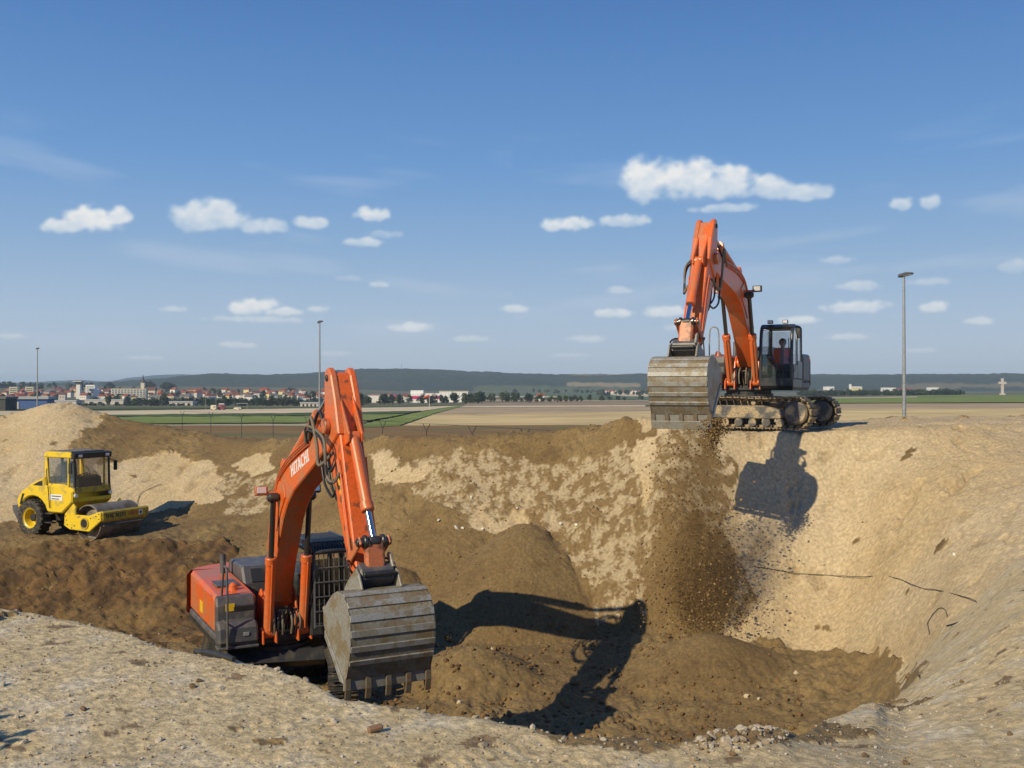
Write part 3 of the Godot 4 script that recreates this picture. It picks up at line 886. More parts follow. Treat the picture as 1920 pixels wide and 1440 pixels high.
func sheet(ts: Array, ds: Array, rise: Callable, colour: Callable) -> ArrayMesh:
	var st := SurfaceTool.new()
	st.begin(Mesh.PRIMITIVE_TRIANGLES)
	for d in ds:
		for t in ts:
			var x: float = t * d
			st.set_color(colour.call(x, -d))
			st.add_vertex(Vector3(x, rise.call(x, -d), -d))
	var n := ts.size()
	for r in ds.size() - 1:
		for c in n - 1:
			var i := r * n + c
			for q in [i, i + n, i + 1, i + 1, i + n, i + n + 1]:
				st.add_index(q)
	st.generate_normals()
	return st.commit()


func build_plain() -> void:
	var ts := []
	for k in 121:
		ts.append(-1.6 + 3.2 * k / 120.0)
	var ds := []
	var d := 51.0
	while d < 4300.0:
		ds.append(d)
		d *= 1.045
	var tone := noise(41, 0.004, 4)
	var m := sheet(ts, ds, func(x, z): return plain_y(x, z) - 0.02, func(x, z): return Color(0.085, 0.095, 0.035).lerp(Color(0.16, 0.13, 0.06), clampf(0.5 + tone.get_noise_2d(x, z) * 1.4, 0, 1)))
	var look := plain(1, 1, 1, 0.95)
	look.vertex_color_use_as_albedo = true
	structure("plain", m, look, "open grassland stretching from the pit to the town")
	var base := {
		"drygrass": Color(0.225, 0.13, 0.035), "stubble": Color(0.60, 0.455, 0.215), "bare": Color(0.40, 0.30, 0.185), "straw": Color(0.62, 0.51, 0.335), "darkgreen": Color(0.055, 0.095, 0.02),
		"green": Color(0.17, 0.225, 0.035), "pale": Color(0.40, 0.37, 0.26), "midgreen": Color(0.075, 0.13, 0.045), "reddish": Color(0.30, 0.22, 0.135),
	}
	var fine := noise(42, 0.12, 4)
	var mid := noise(43, 0.02, 4)
	var words := {
		"drygrass": "strip of reddish dry grass along the fence", "stubble": "pale yellow stubble field behind the pit", "bare": "brown ploughed field beyond the stubble", "straw": "narrow straw coloured field",
		"darkgreen": "strip of dark green crop", "green": "bright green crop field", "pale": "strip of pale flowering meadow", "midgreen": "green field at the foot of the hills", "reddish": "reddish brown bare field",
	}
	for f in FIELDS:
		var poly := PackedVector2Array()
		for k in range(0, f[3].size(), 2):
			poly.append(Vector2(f[3][k], f[3][k + 1]))
		structure(f[0], field_mesh(poly, f[2], base[f[1]], fine, mid, f[1]), look, words[f[1]])


# a field: its outline cut into strips, laid on the plain at crop height with standing edges
func field_mesh(poly: PackedVector2Array, rise: float, base: Color, fine: FastNoiseLite, mid: FastNoiseLite, key: String) -> ArrayMesh:
	var st := SurfaceTool.new()
	st.begin(Mesh.PRIMITIVE_TRIANGLES)
	st.set_smooth_group(0)
	var box := Rect2(poly[0], Vector2.ZERO)
	for v in poly:
		box = box.expand(v)
	var near := -(box.position.y + box.size.y)
	var far := -box.position.y
	var ds := [near]
	while ds[-1] < far:
		ds.append(ds[-1] * (1.008 if near < 400.0 else 1.012) + 0.05)
	ds[-1] = far
	for k in ds.size() - 1:
		var z0: float = -ds[k]
		var z1: float = -ds[k + 1]
		var a := span_at(poly, z0 - 0.001)
		var b := span_at(poly, z1 + 0.001)
		if a.y <= a.x and b.y <= b.x:
			continue
		var n := 40
		for j in n:
			var x00 := lerpf(a.x, a.y, j / float(n))
			var x10 := lerpf(a.x, a.y, (j + 1) / float(n))
			var x01 := lerpf(b.x, b.y, j / float(n))
			var x11 := lerpf(b.x, b.y, (j + 1) / float(n))
			for q in [[x00, z0], [x01, z1], [x10, z0], [x10, z0], [x01, z1], [x11, z1]]:
				var f := fine.get_noise_2d(q[0], q[1] * 0.6)
				var g := mid.get_noise_2d(q[0], q[1])
				var c := base * (1.0 + 0.22 * f + 0.35 * g)
				if key == "drygrass":
					c = c.lerp(Color(0.10, 0.11, 0.03), clampf(g * 2.0 - 0.1, 0, 0.8)).lerp(Color(0.2, 0.13, 0.06), clampf(f, 0, 0.7))
				elif key == "pale" or key == "green":
					c = c.lerp(Color(0.30, 0.28, 0.21), clampf(f * 1.6 - 0.35, 0, 0.6))
				st.set_color(c)
				st.add_vertex(Vector3(q[0], plain_y(q[0], q[1]) + rise * (1.0 + 0.5 * f), q[1]))
	st.index()
	st.generate_normals()
	return st.commit()


func span_at(poly: PackedVector2Array, z: float) -> Vector2:
	var lo := 1e9
	var hi := -1e9
	for i in poly.size():
		var a := poly[i]
		var b := poly[(i + 1) % poly.size()]
		if (a.y <= z) != (b.y <= z):
			var x := lerpf(a.x, b.x, (z - a.y) / (b.y - a.y))
			lo = min(lo, x)
			hi = max(hi, x)
	return Vector2(lo, hi)


# crest lines: bearing (x over depth), height of the crest over its depth
const RIDGE := [-1.6, 0.008, -0.514, 0.006, -0.40, 0.0075, -0.358, 0.011, -0.33, 0.0135, -0.30, 0.0158, -0.25, 0.0148, -0.214, 0.0158, -0.193, 0.0172, -0.171, 0.0195, -0.139, 0.0212, -0.107, 0.0216, -0.075, 0.0206, -0.032, 0.0186, 0.021, 0.0162, 0.048, 0.0152, 0.075, 0.0150, 0.10, 0.0152, 0.123, 0.0158, 0.16, 0.0152, 0.295, 0.0157, 0.343, 0.0154, 0.396, 0.0160, 0.45, 0.0157, 0.503, 0.0162, 1.6, 0.016]
const FAR_RIDGE := [-1.6, 0.004, -0.56, 0.006, -0.482, 0.0085, -0.46, 0.0098, -0.434, 0.0107, -0.407, 0.0092, -0.38, 0.0135, -0.353, 0.0160, -0.332, 0.0166, -0.30, 0.0150, -0.246, 0.0105, -0.1, 0.004, 1.6, 0.004]


func along(line: Array, t: float) -> float:
	var k := 0
	while k < line.size() - 4 and line[k + 2] < t:
		k += 2
	var f := clampf((t - line[k]) / (line[k + 2] - line[k]), 0, 1)
	return lerpf(line[k + 1], line[k + 3], f * f * (3 - 2 * f))


func build_hills() -> void:
	var canopy := noise(51, 0.018, 4)
	var slope := noise(52, 0.0012, 3)
	var look := plain(1, 1, 1, 0.95)
	look.vertex_color_use_as_albedo = true
	var ts := []
	for k in 901:
		ts.append(-0.9 + 1.8 * k / 900.0)
	var ds := []
	for k in 46:
		ds.append(3900.0 + 45.0 * k)
	var up := func(x, z):
		var d: float = -z
		var t: float = x / d
		var crest := along(RIDGE, t) * 5200.0 + EYE
		var foot: float = plain_y(t * 4000.0, -4000.0) - 4.0
		var f := clampf((d - 3900.0) / 1300.0, 0.0, 1.0)
		var s := pow(sin(f * PI * 0.5), 0.85)
		var y := lerpf(foot, crest, s)
		if d > 5200.0:
			y = lerpf(crest, crest - 60.0, smoothstep(5200.0, 5900.0, d))
		return y + smoothstep(3900.0, 4050.0, d) * (canopy.get_noise_2d(x, z) * 7.0 + slope.get_noise_2d(x, z) * 16.0 * sin(f * PI))
	var tint := func(x, z):
		var d: float = -z
		var t: float = x / d
		var c := Color(0.020, 0.034, 0.016).lerp(Color(0.034, 0.046, 0.019), clampf(0.5 + canopy.get_noise_2d(x * 0.5, z * 0.5), 0, 1))
		c = c.lerp(Color(0.05, 0.065, 0.026), clampf(slope.get_noise_2d(x + 900.0, z) * 1.2, 0, 0.5))
		var n := slope.get_noise_2d(x * 2.0, z * 2.0) * 60.0
		if t > 0.058 + 0.00002 * (d - 4900.0) and t < 0.125 and d + n > 4800.0 and d + n < 5130.0:
			c = Color(0.26, 0.20, 0.10).lerp(Color(0.13, 0.13, 0.05), clampf(0.5 + slope.get_noise_2d(x * 6.0, z * 6.0) * 2.0, 0, 1))
		elif t > 0.055 and t < 0.13 and d + n > 4060.0 and d + n < 4260.0 - (0.13 - t) * 900.0:
			c = Color(0.30, 0.235, 0.12)
		elif t > 0.39 and d + n * 1.5 > 4020.0 and d + n * 1.5 < 4170.0:
			c = Color(0.16, 0.13, 0.06)
		elif t > -0.04 and t < 0.16 and d + n * 2.0 < 4060.0:
			c = Color(0.085, 0.11, 0.04)
		return c
	structure("wooded_hill", sheet(ts, ds, up, tint), look, "long wooded hill with a few fields behind the town")
	var ds2 := []
	for k in 14:
		ds2.append(8000.0 + 250.0 * k)
	var ts2 := []
	for k in 201:
		ts2.append(-0.9 + 1.8 * k / 200.0)
	var up2 := func(x, z):
		var d: float = -z
		var t: float = x / d
		var f := clampf((d - 8000.0) / 1200.0, 0, 1)
		var y := lerpf(-20.0, along(FAR_RIDGE, t) * 9200.0 + EYE, sin(f * PI * 0.5))
		if d > 9200.0:
			y -= (d - 9200.0) * 0.1
		return y
	structure("distant_hill", sheet(ts2, ds2, up2, func(_x, _z): return Color(0.022, 0.036, 0.018)), look, "blue far away hill on the left skyline")


# ---------------------------------------------------------------- excavators
# machine axes: z forward, y up, x to the operator's left; origin on the ground under the swing centre
func side_frame(at: Vector2, angle: float) -> Transform3D:
	# z runs along the angle in the machine's middle plane, y square to it
	return Transform3D(Basis(Vector3.RIGHT, -angle), Vector3(0, at.y, at.x))


func v2(a: float) -> Vector2:
	return Vector2(cos(a), sin(a))


func bend(pts: Array, steps := 5) -> Array:
	# smooth curve through points
	var out := []
	for i in pts.size() - 1:
		var p0: Vector3 = pts[max(i - 1, 0)]
		var p1: Vector3 = pts[i]
		var p2: Vector3 = pts[i + 1]
		var p3: Vector3 = pts[min(i + 2, pts.size() - 1)]
		for k in steps:
			out.append(p1.cubic_interpolate(p2, p0, p3, k / float(steps)))
	out.append(pts[-1])
	return out


func ram(parent: Node, called: String, a: Vector3, b: Vector3, r: float, share: float, rod_look: Material, barrel_look: Material) -> void:
	# hydraulic cylinder from its barrel end a to its rod end b
	var d := (b - a).normalized()
	var l := a.distance_to(b)
	var n := part(parent, called, Shape.new().lathe([Vector2(0, 0), Vector2(r * 0.9, 0), Vector2(r, 0.02), Vector2(r, l * share - 0.16), Vector2(r * 1.18, l * share - 0.15), Vector2(r * 1.18, l * share - 0.02), Vector2(r * 1.05, l * share), Vector2(0, l * share)], a, d, 20).mesh(), barrel_look)
	part(n, "rod", Shape.new().rod(a + d * (l * share - 0.02), b - d * 0.05, r * 0.56, 16).mesh(), rod_look)
	var side := Vector3.RIGHT
	part(n, "rod_eye", Shape.new().rod(b - side * r * 0.95, b + side * r * 0.95, r * 0.95, 14).mesh(), mat.dark)
	part(n, "barrel_eye", Shape.new().rod(a - side * r, a + side * r, r * 1.05, 14).mesh(), barrel_look)
	var off := d.cross(side).normalized() * -(r + 0.03)
	part(n, "oil_pipe", Shape.new().tube(bend([a + d * 0.1 + off * 0.7, a + d * 0.2 + off, a + d * (l * share - 0.3) + off, a + d * (l * share - 0.14) + off * 0.8], 3), 0.018, 6).mesh(), barrel_look)


func excavator(label: String, at: Vector3, turn: float, track_turn: float, boom: float, arm: float, tip: float, guarded: bool, lettering_side: float, shoe_look: Material, frame_look: Material) -> Node3D:
	var e := thing("excavator", label, "excavator", at, turn, "orange excavators")
	# --- tracks
	var tw := Transform3D(Basis(Vector3.UP, track_turn), Vector3.ZERO)
	var belly := Shape.new()
	belly.prism([Vector2(-0.75, 0.62), Vector2(0.75, 0.62), Vector2(0.95, 0.78), Vector2(0.7, 0.98), Vector2(-0.7, 0.98), Vector2(-0.95, 0.78)], -1.05, 1.05, 0.03)
	part(e, "car_body", belly.mesh(), frame_look, tw)
	part(e, "slewing_ring", Shape.new().lathe([Vector2(0.0, 0), Vector2(0.74, 0), Vector2(0.74, 0.1), Vector2(0.68, 0.12), Vector2(0.68, 0.2), Vector2(0, 0.2)], Vector3(0, 0.96, 0), Vector3.UP, 32).mesh(), mat.dark)
	var shoe := Shape.new()
	shoe.box(Vector3(0, 0.012, 0), Vector3(0.6, 0.024, 0.185), Basis(), 0.006)
	shoe.prism([Vector2(-0.085, 0.02), Vector2(-0.085, 0.05), Vector2(-0.065, 0.05), Vector2(-0.055, 0.02)], -0.3, 0.3, 0.004)
	shoe.prism([Vector2(0.02, 0.02), Vector2(0.027, 0.045), Vector2(0.045, 0.045), Vector2(0.055, 0.02)], -0.3, 0.3, 0.004)
	shoe.box(Vector3(0.1, -0.04, 0), Vector3(0.05, 0.08, 0.17), Basis(), 0.01)
	shoe.box(Vector3(-0.1, -0.04, 0), Vector3(0.05, 0.08, 0.17), Basis(), 0.01)
	var shoe_mesh := shoe.mesh()
	var half := 1.93
	var rad := 0.43
	var mid_y := 0.51
	for s in [-1.0, 1.0]:
		var x: float = s * 1.3
		var frame := Shape.new()
		frame.prism([Vector2(-1.5, 0.33), Vector2(1.45, 0.33), Vector2(1.6, 0.42), Vector2(1.6, 0.6), Vector2(1.3, 0.64), Vector2(0.9, 0.72), Vector2(-0.9, 0.72), Vector2(-1.6, 0.66), Vector2(-1.7, 0.45)], x - 0.17, x + 0.17, 0.03)
		var tf := part(e, "track", frame.mesh(), frame_look, tw)
		for q in [[half, 0.40, "idler"], [-half, 0.38, "sprocket"]]:
			var wheel := Shape.new()
			wheel.lathe([Vector2(0, -0.11), Vector2(0.17, -0.11), Vector2(0.2, -0.07), Vector2(q[1] - 0.08, -0.05), Vector2(q[1] - 0.05, -0.09), Vector2(q[1], -0.09), Vector2(q[1], 0.09), Vector2(q[1] - 0.05, 0.09), Vector2(q[1] - 0.08, 0.05), Vector2(0.2, 0.07), Vector2(0.17, 0.11), Vector2(0, 0.11)], Vector3(x, mid_y, q[0]), Vector3.RIGHT, 28)
			part(tf, q[2], wheel.mesh(), frame_look)
			part(tf, "hub_cover", Shape.new().lathe([Vector2(0, -0.27), Vector2(0.28, -0.27), Vector2(0.33, -0.22), Vector2(0.33, 0.22), Vector2(0.28, 0.27), Vector2(0, 0.27)], Vector3(x, mid_y, q[0]), Vector3.RIGHT, 26).mesh(), frame_look)
		for k in 8:
			part(tf, "roller", Shape.new().lathe([Vector2(0, -0.2), Vector2(0.12, -0.2), Vector2(0.12, -0.12), Vector2(0.09, -0.1), Vector2(0.09, 0.1), Vector2(0.12, 0.12), Vector2(0.12, 0.2), Vector2(0, 0.2)], Vector3(x, 0.225, -1.45 + k * 0.415), Vector3.RIGHT, 14).mesh(), frame_look)
		for k in 2:
			part(tf, "carrier_roller", Shape.new().rod(Vector3(x - 0.16, 0.80, -0.65 + k * 1.3), Vector3(x + 0.16, 0.80, -0.65 + k * 1.3), 0.075).mesh(), frame_look)
		# belt path: straight runs and half circles
		var around := half * 4.0 + TAU * rad
		var count := 48
		for k in count:
			var u := around * k / count
			var p := Vector3.ZERO
			var ang := 0.0
			if u < half * 2.0:
				p = Vector3(x, mid_y - rad, -half + u)
				ang = PI
			elif u < half * 2.0 + PI * rad:
				var a := (u - half * 2.0) / rad
				p = Vector3(x, mid_y - rad * cos(a), half + rad * sin(a))
				ang = PI - a
			elif u < half * 4.0 + PI * rad:
				var f := u - half * 2.0 - PI * rad
				var sag := 0.035 * sin(PI * f / (half * 2.0) * 2.0) * sin(PI * f / (half * 2.0) * 2.0)
				p = Vector3(x, mid_y + rad - sag, half - f)
				ang = 0.0
			else:
				var a := (u - half * 4.0 - PI * rad) / rad
				p = Vector3(x, mid_y + rad * cos(a), -half - rad * sin(a))
				ang = -a
			part(tf, "track_shoe", shoe_mesh, shoe_look, Transform3D(Basis(Vector3.RIGHT, ang), p))
	# --- upper structure
	var deck := Shape.new()
	deck.box(Vector3(0, 1.24, -0.85), Vector3(2.9, 0.16, 3.2), Basis(), 0.02)
	part(e, "deck", deck.mesh(), mat.dark)
	# right side house, orange over grey
	var right := Shape.new()
	right.prism([Vector2(-2.35, 1.42), Vector2(0.46, 1.42), Vector2(0.46, 2.14), Vector2(0.38, 2.22), Vector2(-0.6, 2.27), Vector2(-2.35, 2.32)], -1.44, -0.56, 0.07)
	var house := part(e, "side_house", right.mesh(), mat.orange)
	part(house, "skirt", Shape.new().box(Vector3(-1.0, 1.32, -0.95), Vector3(0.9, 0.2, 2.84), Basis(), 0.03).mesh(), mat.grey)
	for k in 2:
		part(house, "side_door", Shape.new().box(Vector3(-1.443, 1.85, -0.35 - 1.15 * k), Vector3(0.02, 0.68, 1.06), Basis(), 0.008).mesh(), mat.orange)
	part(house, "door_mark", Shape.new().box(Vector3(-1.457, 1.75, -0.9), Vector3(0.006, 0.26, 0.34), Basis(), 0.001).mesh(), mat.sticker)
	var face := Shape.new()
	face.prism([Vector2(0.4, 1.36), Vector2(0.6, 1.36), Vector2(0.6, 2.02), Vector2(0.52, 2.19), Vector2(0.4, 2.21)], -1.43, -0.6, 0.04)
	var front := part(e, "front_panel", face.mesh(), mat.grey)
	part(front, "sticker", Shape.new().box(Vector3(-1.14, 1.98, 0.603), Vector3(0.19, 0.16, 0.012), Basis(), 0.003).mesh(), mat.sticker)
	part(front, "vent_slot", Shape.new().box(Vector3(-0.86, 1.94, 0.603), Vector3(0.42, 0.1, 0.012), Basis(), 0.003).mesh(), mat.black)
	var tool := Shape.new()
	tool.prism([Vector2(0.6, 1.24), Vector2(0.92, 1.24), Vector2(0.97, 1.32), Vector2(0.95, 1.60), Vector2(0.82, 1.72), Vector2(0.6, 1.72)], -1.46, -0.62, 0.05)
	var tb := part(e, "tool_box", tool.mesh(), mat.grey)
	part(tb, "latch", Shape.new().box(Vector3(-0.88, 1.47, 0.968), Vector3(0.12, 0.08, 0.02), Basis(), 0.006).mesh(), mat.galvanised)
	part(tb, "step", Shape.new().box(Vector3(-1.04, 1.2, 0.82), Vector3(0.86, 0.06, 0.3), Basis(), 0.015).mesh(), mat.grey)
	if not guarded:
		part(e, "top_rail", Shape.new().tube(bend([Vector3(-1.12, 2.2, 0.45), Vector3(-1.11, 2.9, 0.45), Vector3(-1.06, 3.1, 0.45), Vector3(-0.9, 3.1, 0.42), Vector3(-0.84, 2.9, 0.4), Vector3(-0.84, 2.2, 0.38)], 5), 0.022, 8).mesh(), mat.galvanised)
	var rail := part(e, "handrail", Shape.new().tube(bend([Vector3(-1.28, 1.2, 1.0), Vector3(-1.28, 2.1, 0.99), Vector3(-1.28, 2.78, 0.92), Vector3(-1.28, 2.88, 0.78), Vector3(-1.28, 2.82, 0.62), Vector3(-1.28, 2.22, 0.42)], 4), 0.024, 8).mesh(), mat.grey)
	part(rail, "post", Shape.new().tube([Vector3(-1.28, 1.72, 0.99), Vector3(-1.28, 1.72, 0.6)], 0.018, 6).mesh(), mat.grey)
	part(e, "fuel_cap", Shape.new().lathe([Vector2(0, 0), Vector2(0.1, 0), Vector2(0.085, 0.12), Vector2(0.04, 0.17), Vector2(0, 0.18)], Vector3(-0.95, 2.22, 0.0), Vector3.UP, 14).mesh(), mat.orange)
	part(e, "roof_hatch", Shape.new().box(Vector3(-1.0, 2.29, -0.55), Vector3(0.5, 0.03, 0.6), Basis(Vector3.RIGHT, 0.03), 0.01).mesh(), mat.grey)
	# left rear house behind the cab
	var left := Shape.new()
	left.prism([Vector2(-2.35, 1.42), Vector2(-0.8, 1.42), Vector2(-0.8, 2.3), Vector2(-2.35, 2.32)], 0.5, 1.5, 0.06)
	var lh := part(e, "side_house", left.mesh(), mat.grey)
	part(lh, "skirt", Shape.new().box(Vector3(1.0, 1.32, -1.58), Vector3(1.0, 0.2, 1.55), Basis(), 0.03).mesh(), mat.grey)
	part(lh, "side_door", Shape.new().box(Vector3(1.503, 1.85, -1.55), Vector3(0.02, 0.7, 1.3), Basis(), 0.008).mesh(), mat.grey)
	# engine hood in the middle
	var hood := Shape.new()
	hood.prism([Vector2(-2.4, 1.4), Vector2(-0.7, 1.4), Vector2(-0.7, 2.2), Vector2(-0.95, 2.56), Vector2(-2.2, 2.56), Vector2(-2.4, 2.34)], -0.56, 0.5, 0.05)
	var hd := part(e, "engine_hood", hood.mesh(), mat.grey)
	part(hd, "grille", Shape.new().box(Vector3(-0.03, 2.36, -0.80), Vector3(0.7, 0.03, 0.34), Basis(Vector3.RIGHT, 0.96), 0.004).mesh(), mat.dark)
	part(e, "exhaust", Shape.new().lathe([Vector2(0, 0), Vector2(0.07, 0), Vector2(0.07, 0.5), Vector2(0.055, 0.5), Vector2(0.055, 0.3), Vector2(0, 0.3)], Vector3(-0.8, 2.25, -1.75), Vector3(0, 1, -0.12), 14).mesh(), mat.grey)
	# counterweight, round at the back
	var cw := []
	for k in 15:
		var a := deg_to_rad(-63.0 + 9.0 * k)
		cw.append(Vector2(sin(a) * 1.66, -2.02 - cos(a) * 1.3))
	var ws := Shape.new()
	var top := 2.3
	for k in cw.size() - 1:
		var p: Vector2 = cw[k]
		var q: Vector2 = cw[k + 1]
		var c := Vector3(0, 1.8, -2.4)
		for y in [[1.2, 1.32, 0.94, 1.0], [1.32, 2.18, 1.0, 1.0], [2.18, 2.3, 1.0, 0.93]]:
			var f := func(v: Vector2, yy: float, g: float): return Vector3(v.x * g, yy, -2.3 + (v.y + 2.3) * g)
			ws.quad(f.call(p, y[0], y[2]), f.call(q, y[0], y[2]), f.call(q, y[1], y[3]), f.call(p, y[1], y[3]), c)
		ws.tri(Vector3(0, top, -2.3), Vector3(p.x * 0.93, top, -2.3 + (p.y + 2.3) * 0.93), Vector3(q.x * 0.93, top, -2.3 + (q.y + 2.3) * 0.93), c)
		ws.tri(Vector3(0, 1.2, -2.3), Vector3(p.x * 0.94, 1.2, -2.3 + (p.y + 2.3) * 0.94), Vector3(q.x * 0.94, 1.2, -2.3 + (q.y + 2.3) * 0.94), c)
	part(e, "counterweight", ws.mesh(), mat.orange)
	# --- cab
	build_cab(e, guarded)
	# --- boom
	var foot := Vector2(0.1, 2.0)
	var bf := side_frame(foot, boom)
	var bs := Shape.new()
	bs.prism([Vector2(-0.2, -0.08), Vector2(-0.08, -0.2), Vector2(0.15, -0.2), Vector2(1.25, 0.26), Vector2(2.2, 0.56), Vector2(2.7, 0.6), Vector2(3.3, 0.52), Vector2(4.6, 0.10), Vector2(5.85, -0.24), Vector2(6.1, -0.2), Vector2(6.2, 0.02), Vector2(6.1, 0.2), Vector2(4.9, 0.66), Vector2(3.8, 1.16), Vector2(3.0, 1.42), Vector2(2.4, 1.46), Vector2(1.9, 1.32), Vector2(1.0, 0.86), Vector2(-0.12, 0.18)], -0.235, 0.235, 0.025)
	var bm := part(e, "boom", bs.mesh(), mat.orange, bf)
	for s in [-1.0, 1.0]:
		part(bm, "edge_plate", Shape.new().prism([Vector2(1.7, 0.62), Vector2(2.3, 0.74), Vector2(2.75, 0.76), Vector2(2.85, 1.0), Vector2(2.6, 1.3), Vector2(2.3, 1.3), Vector2(2.0, 1.1)], s * 0.23, s * 0.26, 0.008).mesh(), mat.orange)
		part(bm, "cylinder_pin", Shape.new().rod(Vector3(s * 0.22, 1.0, 2.42), Vector3(s * 0.52, 1.0, 2.42), 0.07).mesh(), mat.dark)
		part(bm, "foot_boss", Shape.new().rod(Vector3(s * 0.22, 0, 0), Vector3(s * 0.33, 0, 0), 0.17, 18).mesh(), mat.orange)
		part(bm, "tip_boss", Shape.new().rod(Vector3(s * 0.22, 0, 6.0), Vector3(s * 0.30, 0, 6.0), 0.14, 18).mesh(), mat.orange_worn)
		# pipes running along the boom
		for k in 3:
			var x: float = s * 0.265
			var o := 0.055 * k
			part(bm, "pipe", Shape.new().tube(bend([Vector3(x, 0.62 + o, 0.9), Vector3(x, 1.08 + o, 1.75), Vector3(x, 1.32 + o * 0.8, 2.5), Vector3(x, 1.16 + o, 3.3), Vector3(x, 0.84 + o, 4.1), Vector3(x, 0.52 + o, 4.8)], 3), 0.017, 6).mesh(), mat.orange if k != 1 else mat.orange_worn)
	for s in [-1.0, 1.0]:
		var lamp := Shape.new()
		lamp.box(Vector3(s * 0.58, 1.28, 2.28), Vector3(0.26, 0.19, 0.14), Basis(Vector3.RIGHT, 0.55), 0.02)
		var lb := part(bm, "work_lamp", lamp.mesh(), mat.orange_worn if s < 0 else mat.dark)
		part(lb, "lens", Shape.new().box(Vector3(s * 0.58, 1.252, 2.345), Vector3(0.19, 0.13, 0.02), Basis(Vector3.RIGHT, 0.55), 0.008).mesh(), mat.lens)
		part(lb, "bracket", Shape.new().box(Vector3(s * 0.36, 1.22, 2.26), Vector3(0.24, 0.05, 0.08), Basis(), 0.01).mesh(), mat.orange)
	part(bm, "arm_cylinder_bracket", Shape.new().prism([Vector2(2.35, 1.4), Vector2(3.05, 1.36), Vector2(2.8, 1.74), Vector2(2.62, 1.74)], -0.16, 0.16, 0.02).mesh(), mat.orange)
	var text := TextMesh.new()
	text.text = "HITACHI"
	var font := SystemFont.new()
	font.font_names = PackedStringArray(["Droid Sans"])
	font.font_weight = 700
	text.font = font
	text.font_size = 64
	text.pixel_size = 0.0052
	text.depth = 0.006
	var slope := -0.40
	var along_boom := Vector3(0, sin(slope), cos(slope))
	var up_boom := Vector3(0, cos(slope), -sin(slope))
	if lettering_side < 0.0:
		part(bm, "lettering", text, mat.white, Transform3D(Basis(along_boom, up_boom, Vector3.LEFT), Vector3(-0.238, 0.66, 4.02)))
	# boom rams
	for s in [-1.0, 1.0]:
		var eye := bf * Vector3(s * 0.39, 1.0, 2.42)
		ram(e, "boom_cylinder", Vector3(s * 0.38, 1.4, 0.8), eye, 0.105, 0.56, mat.rod_dark, mat.orange)
		part(e, "ram_foot", Shape.new().prism([Vector2(0.5, 1.2), Vector2(0.98, 1.2), Vector2(0.95, 1.45), Vector2(0.8, 1.53), Vector2(0.62, 1.45)], s * 0.38 - 0.16, s * 0.38 - 0.12, 0.01).mesh(), mat.orange)
		part(e, "ram_foot", Shape.new().prism([Vector2(0.5, 1.2), Vector2(0.98, 1.2), Vector2(0.95, 1.45), Vector2(0.8, 1.53), Vector2(0.62, 1.45)], s * 0.38 + 0.12, s * 0.38 + 0.16, 0.01).mesh(), mat.orange)
		part(e, "boom_bracket", Shape.new().prism([Vector2(-0.35, 1.3), Vector2(0.55, 1.3), Vector2(0.3, 2.05), Vector2(0.1, 2.22), Vector2(-0.1, 2.05)], s * 0.335, s * 0.385, 0.012).mesh(), mat.orange)
		for k in 3:
			var x: float = s * (0.08 + 0.07 * k)
			part(e, "hose", Shape.new().tube(bend([Vector3(x, 1.3, 0.35), Vector3(x, 1.72, 0.55), Vector3(x * 1.15, 1.83, 0.78), Vector3(x * 1.3, 1.62, 0.95), Vector3(x * 1.2, 1.36, 0.9)], 4), 0.026, 7).mesh(), mat.hose_dusty if k != 1 else mat.hose)
	part(e, "swing_motor", Shape.new().rod(Vector3(0.05, 1.3, 0.15), Vector3(0.05, 1.75, 0.15), 0.2, 18).mesh(), mat.dark)
	# --- arm
	var tp := foot + v2(boom) * 6.0
	var af := side_frame(tp, arm)
	var arm_s := Shape.new()
	arm_s.prism([Vector2(-0.84, 0.13), Vector2(-0.90, 0.40), Vector2(-0.82, 0.485), Vector2(-0.4, 0.5), Vector2(0.3, 0.42), Vector2(1.4, 0.32), Vector2(3.0, 0.16), Vector2(3.17, 0.05), Vector2(3.17, -0.08), Vector2(3.05, -0.15), Vector2(1.5, -0.27), Vector2(0.35, -0.32), Vector2(0.0, -0.26), Vector2(-0.3, -0.1)], -0.21, 0.21, 0.022)
	var am := part(e, "arm", arm_s.mesh(), mat.orange_stained if guarded else mat.orange, af)
	for s in [-1.0, 1.0]:
		part(am, "tail_plate", Shape.new().prism([Vector2(-0.92, 0.17), Vector2(-0.99, 0.24), Vector2(-1.01, 0.33), Vector2(-0.98, 0.42), Vector2(-0.90, 0.48), Vector2(-0.78, 0.515), Vector2(-0.3, 0.52), Vector2(0.35, 0.44), Vector2(0.4, -0.33), Vector2(0.0, -0.33), Vector2(-0.3, -0.14)], s * 0.12, s * 0.25, 0.025).mesh(), mat.orange)
		part(am, "cylinder_ear", Shape.new().prism([Vector2(-0.62, 0.46), Vector2(-0.2, 0.52), Vector2(0.25, 0.62), Vector2(0.46, 0.66), Vector2(0.58, 0.58), Vector2(0.56, 0.38), Vector2(0.2, 0.40)], s * 0.12 - 0.02, s * 0.12 + 0.02, 0.008).mesh(), mat.orange)
		part(am, "boss", Shape.new().rod(Vector3(s * 0.25, 0, 0), Vector3(s * 0.36, 0, 0), 0.15, 18).mesh(), mat.orange_worn)
		for k in 2:
			part(am, "pipe", Shape.new().tube(bend([Vector3(s * 0.26, 0.20 + 0.07 * k, 0.75), Vector3(s * 0.245, 0.16 + 0.07 * k, 1.2), Vector3(s * 0.245, 0.06 + 0.06 * k, 2.4), Vector3(s * 0.23, 0.02 + 0.05 * k, 2.62)], 3), 0.017, 6).mesh(), mat.orange)
	if lettering_side < 0.0:
		part(am, "sticker", Shape.new().box(Vector3(-0.2115, 0.02, 1.15), Vector3(0.006, 0.13, 0.34), Basis(), 0.001).mesh(), mat.sticker)
